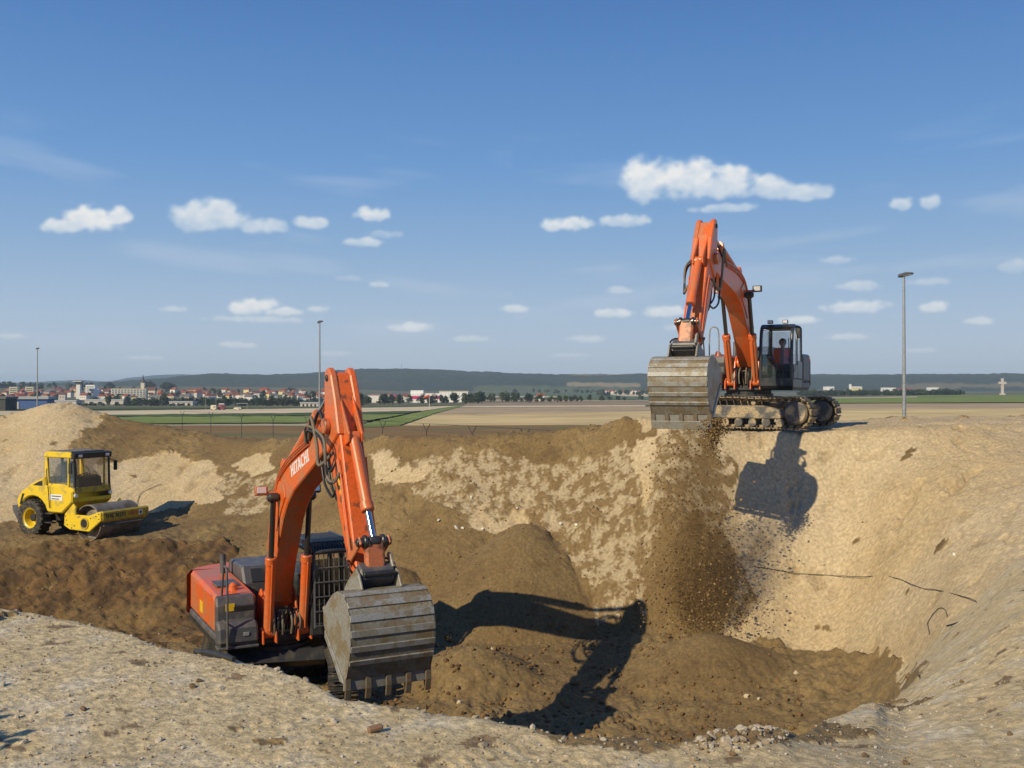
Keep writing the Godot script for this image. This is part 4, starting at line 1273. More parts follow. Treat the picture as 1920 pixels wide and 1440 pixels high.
	var tail := af * Vector3(0, 0.32, -0.815)
	part(am, "tail_pin", Shape.new().rod(Vector3(-0.28, 0.32, -0.815), Vector3(0.28, 0.32, -0.815), 0.06).mesh(), mat.dark)
	ram(e, "arm_cylinder", bf * Vector3(0, 1.62, 2.7), tail, 0.11, 0.62, mat.chrome, mat.orange)
	# hoses between boom and arm, hanging in loops
	for k in 5:
		var x := -0.42 + 0.2 * k
		var a := bf * Vector3(clampf(x, -0.26, 0.26), 0.56 + 0.05 * (k % 2), 4.9)
		var b := af * Vector3(clampf(x * 0.8, -0.26, 0.26), 0.05, 0.55 + 0.14 * (k % 3))
		var m1 := bf * Vector3(x, 0.46 + 0.14 * (k % 2), 5.7)
		var m2 := af * Vector3(x, -0.30 - 0.12 * (k % 3), 0.25 + 0.2 * (k % 2))
		var m3 := af * Vector3(x, -0.34, 0.62 + 0.12 * (k % 3))
		part(e, "hose", Shape.new().tube(bend([a, m1, m2, m3, b], 6), 0.032, 8).mesh(), mat.hose if k % 2 else mat.hose_dusty)
	for k in 5:
		var x := -0.2 + 0.1 * k
		var a := bf * Vector3(x, -0.1 + 0.02 * k, 5.1 + 0.08 * (k % 2))
		var b := af * Vector3(x, -0.30, 1.15 + 0.1 * (k % 3))
		var low := (a + b) * 0.5 + Vector3(0.02 * k, -0.28 - 0.07 * (k % 3), 0)
		part(e, "hose", Shape.new().tube(bend([a, a.lerp(low, 0.6) + Vector3(0, -0.06, -0.06), low, b.lerp(low, 0.5) + Vector3(0, -0.1, 0.03), b], 6), 0.024, 8).mesh(), mat.hose)
	# one large loop on the right side, as hoses stand off the arm
	for k in 2:
		var a := bf * Vector3(-0.28, 0.62 - 0.1 * k, 4.75 + 0.1 * k)
		var pts := [a, bf * Vector3(-0.36, 0.66 - 0.1 * k, 5.2), af * Vector3(-0.43, 0.14 - 0.1 * k, 0.3), af * Vector3(-0.42, 0.0, 0.9 + 0.1 * k), af * Vector3(-0.36, 0.1, 1.14), af * Vector3(-0.26, 0.24, 1.02)]
		part(e, "hose", Shape.new().tube(bend(pts, 6), 0.028, 8).mesh(), mat.hose_dusty if k == 0 else mat.hose)
	# --- bucket ram, links, coupler and bucket
	var hinge := af * Vector3(0, 0, 3.05)
	var link := af * Vector3(0, 0.65, 2.45)
	ram(e, "bucket_cylinder", af * Vector3(0, 0.52, 0.46), link, 0.10, 0.72, mat.chrome, mat.orange)
	var kf := side_frame(tp + v2(arm) * 3.05, tip)
	var ear := kf * Vector3(0, 0.5, -0.02)
	var lk := part(e, "linkage", Shape.new().rod(link + Vector3(-0.3, 0, 0), link + Vector3(0.3, 0, 0), 0.075).mesh(), mat.rod_dark)
	for s in [-1.0, 1.0]:
		var p := af * Vector3(0, 0.02, 2.55)
		var dir := link - p
		var basis := Basis(Vector3.RIGHT, -atan2(dir.y, dir.z))
		part(lk, "idler_link", Shape.new().box(p + dir * 0.5 + Vector3(s * 0.255, 0, 0), Vector3(0.045, 0.15, dir.length() + 0.16), basis, 0.03).mesh(), mat.orange_worn)
		part(lk, "link_collar", Shape.new().rod(link + Vector3(s * 0.12, 0, 0), link + Vector3(s * 0.19, 0, 0), 0.12, 18).mesh(), mat.rod_dark)
	var hdir := ear - link
	part(lk, "bucket_link", Shape.new().box(link + hdir * 0.5, Vector3(0.34, 0.16, hdir.length() + 0.1), Basis(Vector3.RIGHT, -atan2(hdir.y, hdir.z)), 0.04).mesh(), mat.orange_worn)
	# coupler
	var cp := Shape.new()
	cp.prism([Vector2(-0.16, -0.12), Vector2(-0.22, 0.1), Vector2(-0.2, 0.56), Vector2(-0.05, 0.64), Vector2(0.12, 0.6), Vector2(0.16, 0.3), Vector2(0.16, -0.1), Vector2(0.05, -0.2)], -0.30, 0.30, 0.03)
	var coupler := part(e, "quick_coupler", cp.mesh(), mat.grey, kf)
	part(coupler, "hook", Shape.new().prism([Vector2(-0.34, 0.5), Vector2(-0.36, 0.58), Vector2(-0.28, 0.66), Vector2(-0.05, 0.66), Vector2(-0.05, 0.52), Vector2(-0.2, 0.52)], 0.26, 0.31, 0.01).mesh(), mat.strip)
	part(coupler, "lock_bar", Shape.new().rod(Vector3(-0.27, 0.66, 0.06), Vector3(0.27, 0.66, 0.06), 0.05).mesh(), mat.dark)
	for s in [-1.0, 1.0]:
		part(e, "coupler_hose", Shape.new().tube(bend([af * Vector3(s * 0.24, 0.02, 2.55), af * Vector3(s * 0.36, 0.2, 2.62), kf * Vector3(s * 0.4, 0.42, -0.2), kf * Vector3(s * 0.3, 0.3, -0.1)], 5), 0.022, 7).mesh(), mat.hose)
	build_bucket(e, kf, not guarded)
	return e


func build_bucket(e: Node3D, kf: Transform3D, bladed: bool) -> void:
	var hw := 0.72
	# outline of the shell from the upper lip round the back to the cutting edge
	var line := [Vector2(0.16, -0.34), Vector2(0.155, -0.05), Vector2(0.17, 0.28), Vector2(0.24, 0.52), Vector2(0.38, 0.72), Vector2(0.58, 0.83), Vector2(0.80, 0.85), Vector2(1.02, 0.78), Vector2(1.22, 0.64), Vector2(1.38, 0.46), Vector2(1.50, 0.27), Vector2(1.58, 0.12)]
	var shell := Shape.new()
	var th := 0.035
	shell.st.set_smooth_group(3)
	for i in line.size() - 1:
		var a: Vector2 = line[i]
		var b: Vector2 = line[i + 1]
		var d := (b - a).normalized()
		var n := Vector2(d.y, -d.x) * th
		var c := Vector3(0, (a.y + b.y) * 0.5 + n.y * 0.5, (a.x + b.x) * 0.5 + n.x * 0.5)
		shell.st.set_smooth_group(3)
		shell.quad(Vector3(-hw, a.y, a.x), Vector3(hw, a.y, a.x), Vector3(hw, b.y, b.x), Vector3(-hw, b.y, b.x), c)
		shell.st.set_smooth_group(4)
		shell.quad(Vector3(-hw, a.y + n.y, a.x + n.x), Vector3(hw, a.y + n.y, a.x + n.x), Vector3(hw, b.y + n.y, b.x + n.x), Vector3(-hw, b.y + n.y, b.x + n.x), c)
	var bk := part(e, "bucket", shell.mesh(), mat.steel_mud, kf)
	for s in [-1.0, 1.0]:
		var o := line.duplicate()
		o.append(Vector2(1.62, 0.02))
		o.append(Vector2(1.50, -0.12))
		o.append(Vector2(1.05, -0.26))
		o.append(Vector2(0.62, -0.44))
		o.append(Vector2(0.36, -0.46))
		part(bk, "side_plate", Shape.new().prism(o, s * hw, s * (hw - 0.03), 0.006).mesh(), mat.steel)
		part(bk, "side_cutter", Shape.new().prism([Vector2(1.60, 0.02), Vector2(1.50, -0.14), Vector2(1.05, -0.28), Vector2(0.60, -0.47), Vector2(0.50, -0.40), Vector2(1.02, -0.18), Vector2(1.46, -0.02)], s * (hw + 0.025), s * (hw - 0.0), 0.006).mesh(), mat.strip)
		part(bk, "mounting_ear", Shape.new().prism([Vector2(-0.1, -0.14), Vector2(-0.12, 0.1), Vector2(-0.1, 0.58), Vector2(0.05, 0.66), Vector2(0.32, 0.66), Vector2(0.17, 0.28), Vector2(0.165, -0.14)], s * 0.36, s * 0.32, 0.01).mesh(), mat.steel)
	part(bk, "top_lip", Shape.new().box(Vector3(0, -0.33, 0.15), Vector3(hw * 2.0, 0.08, 0.09), Basis(), 0.015).mesh(), mat.steel)
	# wear strips across the back
	for q in [[4, 0.10], [5, 0.11], [6, 0.11], [7, 0.11], [8, 0.10], [9, 0.09]]:
		var a: Vector2 = line[q[0]]
		var b: Vector2 = line[q[0] + 1]
		var m := a.lerp(b, 0.35)
		var d := (b - a).normalized()
		var n := Vector2(-d.y, d.x)
		if n.y < 0 and q[0] < 8:
			n = -n
		var p := m + n * 0.012
		part(bk, "wear_strip", Shape.new().box(Vector3(0, p.y, p.x), Vector3(hw * 2.0 - 0.01, 0.03, q[1]), Basis(Vector3.RIGHT, -atan2(d.y, d.x)), 0.006).mesh(), mat.strip)
	# cutting edge and teeth
	var d := Vector2(0.19, -0.27).normalized()
	var ang := -atan2(d.y, d.x)
	part(bk, "cutting_edge", Shape.new().box(Vector3(0, 0.04, 1.61), Vector3(hw * 2.0 + 0.05, 0.045, 0.24), Basis(Vector3.RIGHT, ang * 0.75), 0.01).mesh(), mat.steel)
	for k in 5:
		var x := -hw + 0.035 + (hw * 2.0 - 0.07) * k / 4.0
		var tooth := Shape.new()
		tooth.prism([Vector2(1.48, 0.15), Vector2(1.56, 0.14), Vector2(1.72, 0.03), Vector2(1.84, -0.10), Vector2(1.845, -0.125), Vector2(1.81, -0.115), Vector2(1.66, -0.06), Vector2(1.5, 0.06)], x - 0.055, x + 0.055, 0.016)
		part(bk, "tooth", tooth.mesh(), mat.tooth)
	if bladed:
		part(bk, "levelling_blade", Shape.new().box(Vector3(0, -0.02, 1.80), Vector3(hw * 2.0 + 0.02, 0.03, 0.2), Basis(Vector3.RIGHT, ang * 0.8), 0.006).mesh(), mat.steel)


func build_cab(e: Node3D, guarded: bool) -> void:
	# x 0.5 to 1.5, z -0.75 to 1.0, y 1.2 to 3.15
	var x0 := 0.5
	var x1 := 1.5
	var base := Shape.new()
	base.prism([Vector2(-0.78, 1.22), Vector2(0.94, 1.22), Vector2(1.02, 1.30), Vector2(1.02, 1.52), Vector2(-0.78, 1.52)], x0, x1, 0.03)
	var cab := part(e, "cab", base.mesh(), mat.cab)
	# pillars follow the leaning front
	for x in [x0 + 0.05, x1 - 0.05]:
		part(cab, "front_pillar", Shape.new().tube(bend([Vector3(x, 1.48, 0.98), Vector3(x, 2.3, 0.96), Vector3(x, 2.85, 0.86), Vector3(x, 3.06, 0.70), Vector3(x, 3.1, 0.5)], 4), 0.05, 8).mesh(), mat.cab)
		part(cab, "rear_pillar", Shape.new().tube([Vector3(x, 1.48, -0.72), Vector3(x, 3.08, -0.68)], 0.055, 8).mesh(), mat.cab)
	part(cab, "door_pillar", Shape.new().tube([Vector3(x1 - 0.04, 1.48, 0.18), Vector3(x1 - 0.04, 3.08, 0.16)], 0.045, 8).mesh(), mat.cab)
	part(cab, "roof", Shape.new().prism([Vector2(-0.8, 3.02), Vector2(0.6, 3.02), Vector2(0.8, 2.99), Vector2(0.84, 3.04), Vector2(0.62, 3.14), Vector2(-0.6, 3.16), Vector2(-0.8, 3.1)], x0 + 0.02, x1 - 0.02, 0.04).mesh(), mat.cab)
	part(cab, "door", Shape.new().box(Vector3(x1 - 0.02, 1.72, 0.56), Vector3(0.05, 0.42, 0.72), Basis(), 0.02).mesh(), mat.cab)
	part(cab, "side_panel", Shape.new().box(Vector3(x1 - 0.02, 1.78, -0.28), Vector3(0.05, 0.54, 0.84), Basis(), 0.02).mesh(), mat.cab)
	part(cab, "inner_panel", Shape.new().box(Vector3(x0 + 0.02, 1.72, 0.1), Vector3(0.05, 0.42, 1.6), Basis(), 0.02).mesh(), mat.cab)
	part(cab, "rear_panel", Shape.new().box(Vector3(1.0, 1.82, -0.74), Vector3(0.9, 0.62, 0.05), Basis(), 0.02).mesh(), mat.cab)
	part(cab, "front_rail", Shape.new().box(Vector3(1.0, 1.93, 0.985), Vector3(0.86, 0.035, 0.03), Basis(), 0.008).mesh(), mat.cab)
	part(cab, "front_sill", Shape.new().box(Vector3(1.0, 1.50, 0.98), Vector3(0.9, 0.07, 0.06), Basis(), 0.012).mesh(), mat.cab)
	# panes with real thickness
	part(cab, "front_pane", Shape.new().box(Vector3(1.0, 2.42, 0.925), Vector3(0.82, 0.96, 0.008), Basis(Vector3.RIGHT, -0.10), 0.001).mesh(), mat.pane_dark if guarded else mat.pane)
	part(cab, "lower_pane", Shape.new().box(Vector3(1.0, 1.72, 0.985), Vector3(0.82, 0.38, 0.008), Basis(), 0.001).mesh(), mat.pane_dark if guarded else mat.pane)
	part(cab, "door_pane", Shape.new().box(Vector3(x1 - 0.03, 2.48, 0.54), Vector3(0.008, 1.08, 0.66), Basis(), 0.001).mesh(), mat.pane)
	part(cab, "side_pane", Shape.new().box(Vector3(x1 - 0.03, 2.52, -0.26), Vector3(0.008, 0.94, 0.76), Basis(), 0.001).mesh(), mat.pane)
	part(cab, "inner_pane", Shape.new().box(Vector3(x0 + 0.03, 2.48, 0.1), Vector3(0.008, 1.06, 1.44), Basis(), 0.001).mesh(), mat.pane)
	part(cab, "rear_pane", Shape.new().box(Vector3(1.0, 2.58, -0.72), Vector3(0.82, 0.84, 0.008), Basis(), 0.001).mesh(), mat.pane)
	# inside
	part(cab, "seat", Shape.new().prism([Vector2(-0.55, 1.52), Vector2(0.1, 1.52), Vector2(0.12, 1.78), Vector2(-0.28, 1.76), Vector2(-0.42, 2.42), Vector2(-0.55, 2.42)], 0.75, 1.25, 0.04).mesh(), mat.seat)
	for x in [0.66, 1.34]:
		part(cab, "console", Shape.new().box(Vector3(x, 1.75, 0.0), Vector3(0.14, 0.44, 0.6), Basis(), 0.03).mesh(), mat.seat)
		part(cab, "lever", Shape.new().tube([Vector3(x, 1.95, 0.22), Vector3(x, 2.16, 0.27)], 0.02, 7).mesh(), mat.black)
	part(cab, "grab_rail", Shape.new().tube(bend([Vector3(x1 + 0.03, 1.7, 0.92), Vector3(x1 + 0.07, 2.0, 0.93), Vector3(x1 + 0.07, 2.7, 0.86), Vector3(x1 + 0.02, 2.9, 0.8)], 4), 0.016, 7).mesh(), mat.galvanised)
	if guarded:
		# front guard of flat bars and a slatted roof guard
		var guard := Shape.new()
		guard.box(Vector3(0.56, 2.28, 1.07), Vector3(0.05, 1.66, 0.05), Basis(Vector3.RIGHT, -0.05), 0.012)
		var g := part(cab, "front_guard", guard.mesh(), mat.grey)
		part(g, "frame_bar", Shape.new().box(Vector3(1.44, 2.28, 1.07), Vector3(0.05, 1.66, 0.05), Basis(Vector3.RIGHT, -0.05), 0.012).mesh(), mat.grey)
		for k in 7:
			part(g, "upright_bar", Shape.new().box(Vector3(0.66 + 0.114 * k, 2.26, 1.07), Vector3(0.018, 1.6, 0.03), Basis(Vector3.RIGHT, -0.05), 0.004).mesh(), mat.grey)
		for k in 6:
			var y := 1.5 + 0.31 * k
			part(g, "cross_bar", Shape.new().box(Vector3(1.0, y, 1.095 - (y - 2.28) * 0.05), Vector3(0.88, 0.03, 0.02), Basis(Vector3.RIGHT, -0.05), 0.005).mesh(), mat.grey)
		var rg := part(cab, "roof_guard", Shape.new().prism([Vector2(-0.7, 3.20), Vector2(0.7, 3.20), Vector2(1.0, 3.04), Vector2(1.06, 3.1), Vector2(0.76, 3.28), Vector2(-0.7, 3.28)], x0 + 0.02, x0 + 0.09, 0.015).mesh(), mat.cab)
		part(rg, "frame_bar", Shape.new().prism([Vector2(-0.7, 3.20), Vector2(0.7, 3.20), Vector2(1.0, 3.04), Vector2(1.06, 3.1), Vector2(0.76, 3.28), Vector2(-0.7, 3.28)], x1 - 0.09, x1 - 0.02, 0.015).mesh(), mat.cab)
		part(rg, "frame_bar", Shape.new().tube(bend([Vector3(x0 + 0.05, 3.08, 1.04), Vector3(1.0, 3.10, 1.07), Vector3(x1 - 0.05, 3.08, 1.04)], 4), 0.045, 8).mesh(), mat.dark)
		for k in 12:
			var x := x0 + 0.13 + 0.066 * k
			part(rg, "slat", Shape.new().prism([Vector2(-0.68, 3.215), Vector2(0.7, 3.215), Vector2(0.98, 3.07), Vector2(1.0, 3.1), Vector2(0.74, 3.265), Vector2(-0.68, 3.265)], x - 0.012, x + 0.012, 0.003).mesh(), mat.cab)
	else:
		for x in [0.78, 1.22]:
			var lb := part(cab, "roof_lamp", Shape.new().box(Vector3(x, 3.21, 0.66), Vector3(0.16, 0.11, 0.12), Basis(), 0.015).mesh(), mat.dark)
			part(lb, "lens", Shape.new().box(Vector3(x, 3.21, 0.725), Vector3(0.13, 0.085, 0.014), Basis(), 0.004).mesh(), mat.lens)
		var mr := part(cab, "mirror", Shape.new().box(Vector3(x1 + 0.1, 2.86, 0.7), Vector3(0.12, 0.3, 0.06), Basis(), 0.025).mesh(), mat.dark)
		part(mr, "mirror_arm", Shape.new().tube([Vector3(x1 - 0.02, 2.98, 0.66), Vector3(x1 + 0.1, 2.96, 0.68)], 0.014, 6).mesh(), mat.dark)
		part(cab, "wiper", Shape.new().tube([Vector3(1.38, 2.0, 0.985), Vector3(1.36, 2.7, 0.925)], 0.012, 6).mesh(), mat.black)


func build_machines() -> void:
	var a := excavator("orange excavator standing down in the pit, cab behind a barred guard", Vector3(-5.27, 0.0, -22.28), 0.487, -0.237, 0.719, -1.098, -0.941, true, -1.0, mat.rubber, mat.dark)
	var b := excavator("orange excavator on the sand bank above the pit, emptying its bucket", Vector3(7.32, 5.44, -30.79), -0.432, 1.43, 0.441, -1.018, -1.116, false, 1.0, mat.track, mat.track_frame)
	build_roller()
	build_operator(b)


# ---------------------------------------------------------------- soil compactor
func build_roller() -> void:
	var at := Vector3(-14.75, 0, -34.0)
	at.y = 1.66
	var e := thing("soil_compactor", "yellow single drum soil compactor on the bench below the sand heap", "road roller", at, 1.10)
	# rear body: hood falling to the back, wheel arch cut out
	var arch := []
	for k in 9:
		var a := deg_to_rad(20.0 + 17.5 * k)
		arch.append(Vector2(-1.3 + 0.74 * cos(a), 0.62 + 0.74 * sin(a)))
	var side := [Vector2(0.62, 1.58), Vector2(0.62, 1.22), Vector2(0.12, 0.84), Vector2(-0.52, 0.84)]
	side.append_array(arch)
	side.append_array([Vector2(-2.08, 0.95), Vector2(-2.12, 1.22), Vector2(-1.92, 1.48), Vector2(-1.4, 1.78), Vector2(-0.75, 2.02), Vector2(-0.7, 1.74), Vector2(-0.2, 1.76)])
	var body := part(e, "rear_body", Shape.new().prism(side, -0.82, 0.82, 0.04).mesh(), mat.yellow)
	for s in [-1.0, 1.0]:
		part(body, "air_slot", Shape.new().prism([Vector2(-1.98, 1.05), Vector2(-1.9, 1.05), Vector2(-1.72, 1.42), Vector2(-1.84, 1.42)], s * 0.80, s * 0.826, 0.003).mesh(), mat.black)
		part(body, "air_slot", Shape.new().prism([Vector2(-1.3, 1.72), Vector2(-0.82, 1.72), Vector2(-0.82, 1.9), Vector2(-1.0, 1.86)], s * 0.80, s * 0.826, 0.003).mesh(), mat.black)
		var plate := part(body, "sign_plate", Shape.new().box(Vector3(s * 0.825, 1.36, -0.14), Vector3(0.012, 0.2, 0.62), Basis(), 0.003).mesh(), mat.white)
		for k in 2:
			part(plate, "print_line", Shape.new().box(Vector3(s * 0.832, 1.40 - 0.09 * k, -0.12 - 0.05 * k), Vector3(0.003, 0.035, 0.46 - 0.1 * k), Basis(), 0.0).mesh(), mat.grey)
	part(body, "frame", Shape.new().box(Vector3(0, 0.72, -1.0), Vector3(0.9, 0.42, 2.0), Basis(), 0.03).mesh(), mat.dark)
	part(e, "rear_bumper", Shape.new().prism([Vector2(-1.95, 0.98), Vector2(-2.42, 0.98), Vector2(-2.40, 0.8), Vector2(-2.1, 0.42), Vector2(-1.95, 0.42)], -0.8, 0.8, 0.04).mesh(), mat.grey)
	part(e, "exhaust", Shape.new().prism([Vector2(-1.28, 1.8), Vector2(-1.12, 1.85), Vector2(-1.2, 2.2), Vector2(-1.28, 2.3)], 0.30, 0.46, 0.02).mesh(), mat.dark)
	# wheels
	for s in [-1.0, 1.0]:
		var tyre := Shape.new()
		tyre.lathe([Vector2(0.34, -0.2), Vector2(0.5, -0.225), Vector2(0.585, -0.2), Vector2(0.61, -0.14), Vector2(0.615, 0.14), Vector2(0.585, 0.2), Vector2(0.5, 0.225), Vector2(0.34, 0.2)], Vector3(s * 0.74, 0.62, -1.3), Vector3.RIGHT, 36)
		var w := part(e, "wheel", tyre.mesh(), mat.rubber)
		for k in 22:
			for q in [-1.0, 1.0]:
				var a: float = TAU * (k + 0.25 * q) / 22.0
				var p: Vector3 = Vector3(s * 0.74 + q * 0.11, 0.62 + sin(a) * 0.612, -1.3 + cos(a) * 0.612)
				part(w, "tread_lug", Shape.new().box(p, Vector3(0.2, 0.05, 0.05), Basis(Vector3.RIGHT, PI / 2.0 - a) * Basis(Vector3.UP, 0.45 * q), 0.008).mesh(), mat.rubber)
		part(w, "rim", Shape.new().lathe([Vector2(0.0, 0.02), Vector2(0.1, 0.02), Vector2(0.12, -0.04), Vector2(0.25, -0.05), Vector2(0.3, 0.17), Vector2(0.36, 0.205), Vector2(0.36, 0.17), Vector2(0.33, 0.1)], Vector3(s * 0.74, 0.62, -1.3), Vector3(s, 0, 0), 28).mesh(), mat.yellow)
		part(w, "hub", Shape.new().rod(Vector3(s * 0.70, 0.62, -1.3), Vector3(s * 0.84, 0.62, -1.3), 0.13, 18).mesh(), mat.dark)
	part(e, "axle", Shape.new().rod(Vector3(-0.6, 0.62, -1.3), Vector3(0.6, 0.62, -1.3), 0.12).mesh(), mat.dark)
	# cab: yellow on the sides, dark in front
	var cab := part(e, "cab", Shape.new().prism([Vector2(-0.72, 1.74), Vector2(0.60, 1.52), Vector2(0.60, 1.66), Vector2(0.1, 1.8), Vector2(-0.72, 1.8)], -0.74, 0.74, 0.02).mesh(), mat.yellow)
	part(cab, "front_band", Shape.new().box(Vector3(0, 1.60, 0.63), Vector3(1.5, 0.2, 0.05), Basis(), 0.015).mesh(), mat.yellow_dusty)
	part(cab, "belly", Shape.new().prism([Vector2(0.62, 1.5), Vector2(0.62, 1.34), Vector2(0.35, 1.08), Vector2(0.2, 1.08), Vector2(0.2, 1.5)], -0.78, 0.78, 0.02).mesh(), mat.dark)
	part(cab, "roof", Shape.new().prism([Vector2(-0.84, 2.68), Vector2(0.5, 2.68), Vector2(0.5, 2.84), Vector2(0.35, 2.88), Vector2(-0.7, 2.88), Vector2(-0.84, 2.82)], -0.76, 0.76, 0.03).mesh(), mat.yellow)
	part(cab, "visor", Shape.new().prism([Vector2(0.5, 2.66), Vector2(0.66, 2.66), Vector2(0.68, 2.84), Vector2(0.5, 2.87)], -0.77, 0.77, 0.02).mesh(), mat.black)
	part(cab, "roof_sheet", Shape.new().box(Vector3(0, 2.892, -0.15), Vector3(1.36, 0.02, 1.14), Basis(), 0.005).mesh(), mat.drum)
	for s in [-1.0, 1.0]:
		part(cab, "rear_pillar", Shape.new().prism([Vector2(-0.82, 1.74), Vector2(-0.62, 1.74), Vector2(-0.70, 2.68), Vector2(-0.82, 2.68)], s * 0.74, s * 0.66, 0.012).mesh(), mat.yellow)
		part(cab, "middle_pillar", Shape.new().tube([Vector3(s * 0.72, 1.72, 0.34), Vector3(s * 0.72, 2.68, 0.34)], 0.04, 8).mesh(), mat.yellow)
		part(cab, "front_pillar", Shape.new().tube([Vector3(s * 0.70, 1.62, 0.62), Vector3(s * 0.70, 2.68, 0.58)], 0.04, 8).mesh(), mat.black)
		part(cab, "side_pane", Shape.new().box(Vector3(s * 0.72, 2.22, -0.16), Vector3(0.008, 0.88, 0.92), Basis(), 0.001).mesh(), mat.pane)
		part(cab, "quarter_pane", Shape.new().box(Vector3(s * 0.715, 2.17, 0.47), Vector3(0.008, 0.98, 0.2), Basis(), 0.001).mesh(), mat.pane)
		part(cab, "roof_lamp", Shape.new().box(Vector3(s * 0.55, 2.75, 0.69), Vector3(0.16, 0.09, 0.04), Basis(), 0.01).mesh(), mat.lens)
		part(cab, "mirror", Shape.new().box(Vector3(s * 0.92, 2.36, 0.66), Vector3(0.05, 0.34, 0.16), Basis(), 0.02).mesh(), mat.black)
		part(cab, "mirror_arm", Shape.new().tube([Vector3(s * 0.7, 2.6, 0.6), Vector3(s * 0.92, 2.5, 0.66)], 0.015, 6).mesh(), mat.black)
	part(cab, "front_pane", Shape.new().box(Vector3(0, 2.18, 0.61), Vector3(1.3, 0.96, 0.008), Basis(Vector3.RIGHT, -0.03), 0.001).mesh(), mat.pane)
	part(cab, "rear_pane", Shape.new().box(Vector3(0, 2.24, -0.76), Vector3(1.2, 0.86, 0.008), Basis(), 0.001).mesh(), mat.pane)
	part(cab, "rear_bar", Shape.new().tube([Vector3(-0.1, 1.78, -0.74), Vector3(-0.1, 2.68, -0.74)], 0.05, 8).mesh(), mat.black)
	part(cab, "seat", Shape.new().prism([Vector2(-0.6, 1.78), Vector2(0.0, 1.78), Vector2(0.0, 1.94), Vector2(-0.38, 1.94), Vector2(-0.46, 2.5), Vector2(-0.58, 2.5)], -0.28, 0.26, 0.04).mesh(), mat.seat)
	part(cab, "console", Shape.new().prism([Vector2(0.2, 1.66), Vector2(0.52, 1.66), Vector2(0.48, 2.0), Vector2(0.3, 2.06)], -0.5, 0.5, 0.04).mesh(), mat.seat)
	part(cab, "steering_wheel", Shape.new().tube(bend([Vector3(0.18, 2.08, 0.2), Vector3(0, 2.14, 0.34), Vector3(-0.18, 2.08, 0.2), Vector3(0, 2.02, 0.06), Vector3(0.18, 2.08, 0.2)], 5), 0.016, 6).mesh(), mat.black)
	for s in [-1.0, 1.0]:
		part(e, "handrail", Shape.new().tube(bend([Vector3(s * 0.86, 1.0, -0.42), Vector3(s * 0.88, 1.5, -0.44), Vector3(s * 0.86, 2.1, -0.56), Vector3(s * 0.78, 2.3, -0.66)], 4), 0.016, 6).mesh(), mat.black)
		for k in 2:
			part(e, "step", Shape.new().box(Vector3(s * 0.88, 0.52 + 0.3 * k, -0.34), Vector3(0.2, 0.04, 0.36), Basis(), 0.01).mesh(), mat.dark)
		part(e, "headlamp", Shape.new().rod(Vector3(s * 0.7, 1.44, 0.63), Vector3(s * 0.7, 1.44, 0.7), 0.07, 14).mesh(), mat.lens)
	for k in 5:
		part(body, "grille_bar", Shape.new().box(Vector3(0, 1.06 + 0.07 * k, -2.10 + 0.02 * k), Vector3(1.1, 0.025, 0.03), Basis(), 0.004).mesh(), mat.dark)
	# drum with hollow ends
	var dz := 1.42
	var dr := 0.60
	var drum := part(e, "drum", Shape.new().lathe([Vector2(0.0, -0.66), Vector2(0.36, -0.66), Vector2(0.42, -0.62), Vector2(0.555, -0.62), Vector2(0.565, -0.85), Vector2(dr - 0.01, -0.85), Vector2(dr, -0.84), Vector2(dr, 0.84), Vector2(dr - 0.01, 0.85), Vector2(0.565, 0.85), Vector2(0.555, 0.62), Vector2(0.42, 0.62), Vector2(0.36, 0.66), Vector2(0, 0.66)], Vector3(0, dr, dz), Vector3.RIGHT, 56).mesh(), mat.drum)
	part(drum, "hub", Shape.new().rod(Vector3(-0.9, dr, dz), Vector3(0.9, dr, dz), 0.16, 20).mesh(), mat.dark)
	for s in [-1.0, 1.0]:
		var plate := part(e, "frame_plate", Shape.new().prism([Vector2(0.42, 0.48), Vector2(0.46, 0.86), Vector2(0.86, 1.22), Vector2(0.98, 1.10), Vector2(0.98, 0.86), Vector2(1.6, 0.86), Vector2(2.1, 1.02), Vector2(2.16, 0.98), Vector2(2.16, 0.72), Vector2(1.62, 0.34), Vector2(0.7, 0.36)], s * 0.90, s * 0.98, 0.02).mesh(), mat.yellow)
		part(plate, "bearing_ring", Shape.new().lathe([Vector2(0.0, 0.0), Vector2(0.19, 0.0), Vector2(0.19, 0.025), Vector2(0.15, 0.03), Vector2(0.15, 0.005), Vector2(0, 0.005)], Vector3(s * 0.98, 0.6, dz), Vector3(s, 0, 0), 22).mesh(), mat.yellow_dusty)
		part(plate, "bearing", Shape.new().rod(Vector3(s * 0.975, 0.6, dz), Vector3(s * 1.0, 0.6, dz), 0.135, 18).mesh(), mat.black)
		for q in [[0.52, 0.8], [0.6, 0.52], [0.95, 0.5], [2.08, 0.94], [2.08, 0.78], [1.95, 0.86], [1.7, 0.78], [1.15, 0.8], [0.8, 0.42], [0.55, 0.66]]:
			part(plate, "bolt", Shape.new().rod(Vector3(s * 0.978, q[1], q[0]), Vector3(s * 0.992, q[1], q[0]), 0.022, 8).mesh(), mat.dark)
	var beam := part(e, "front_beam", Shape.new().prism([Vector2(2.06, 0.70), Vector2(2.16, 0.68), Vector2(2.2, 0.74), Vector2(2.2, 0.98), Vector2(2.14, 1.03), Vector2(2.06, 1.02)], -0.92, 0.98, 0.015).mesh(), mat.yellow_dusty)
	var font := SystemFont.new()
	font.font_names = PackedStringArray(["Droid Sans"])
	font.font_weight = 700
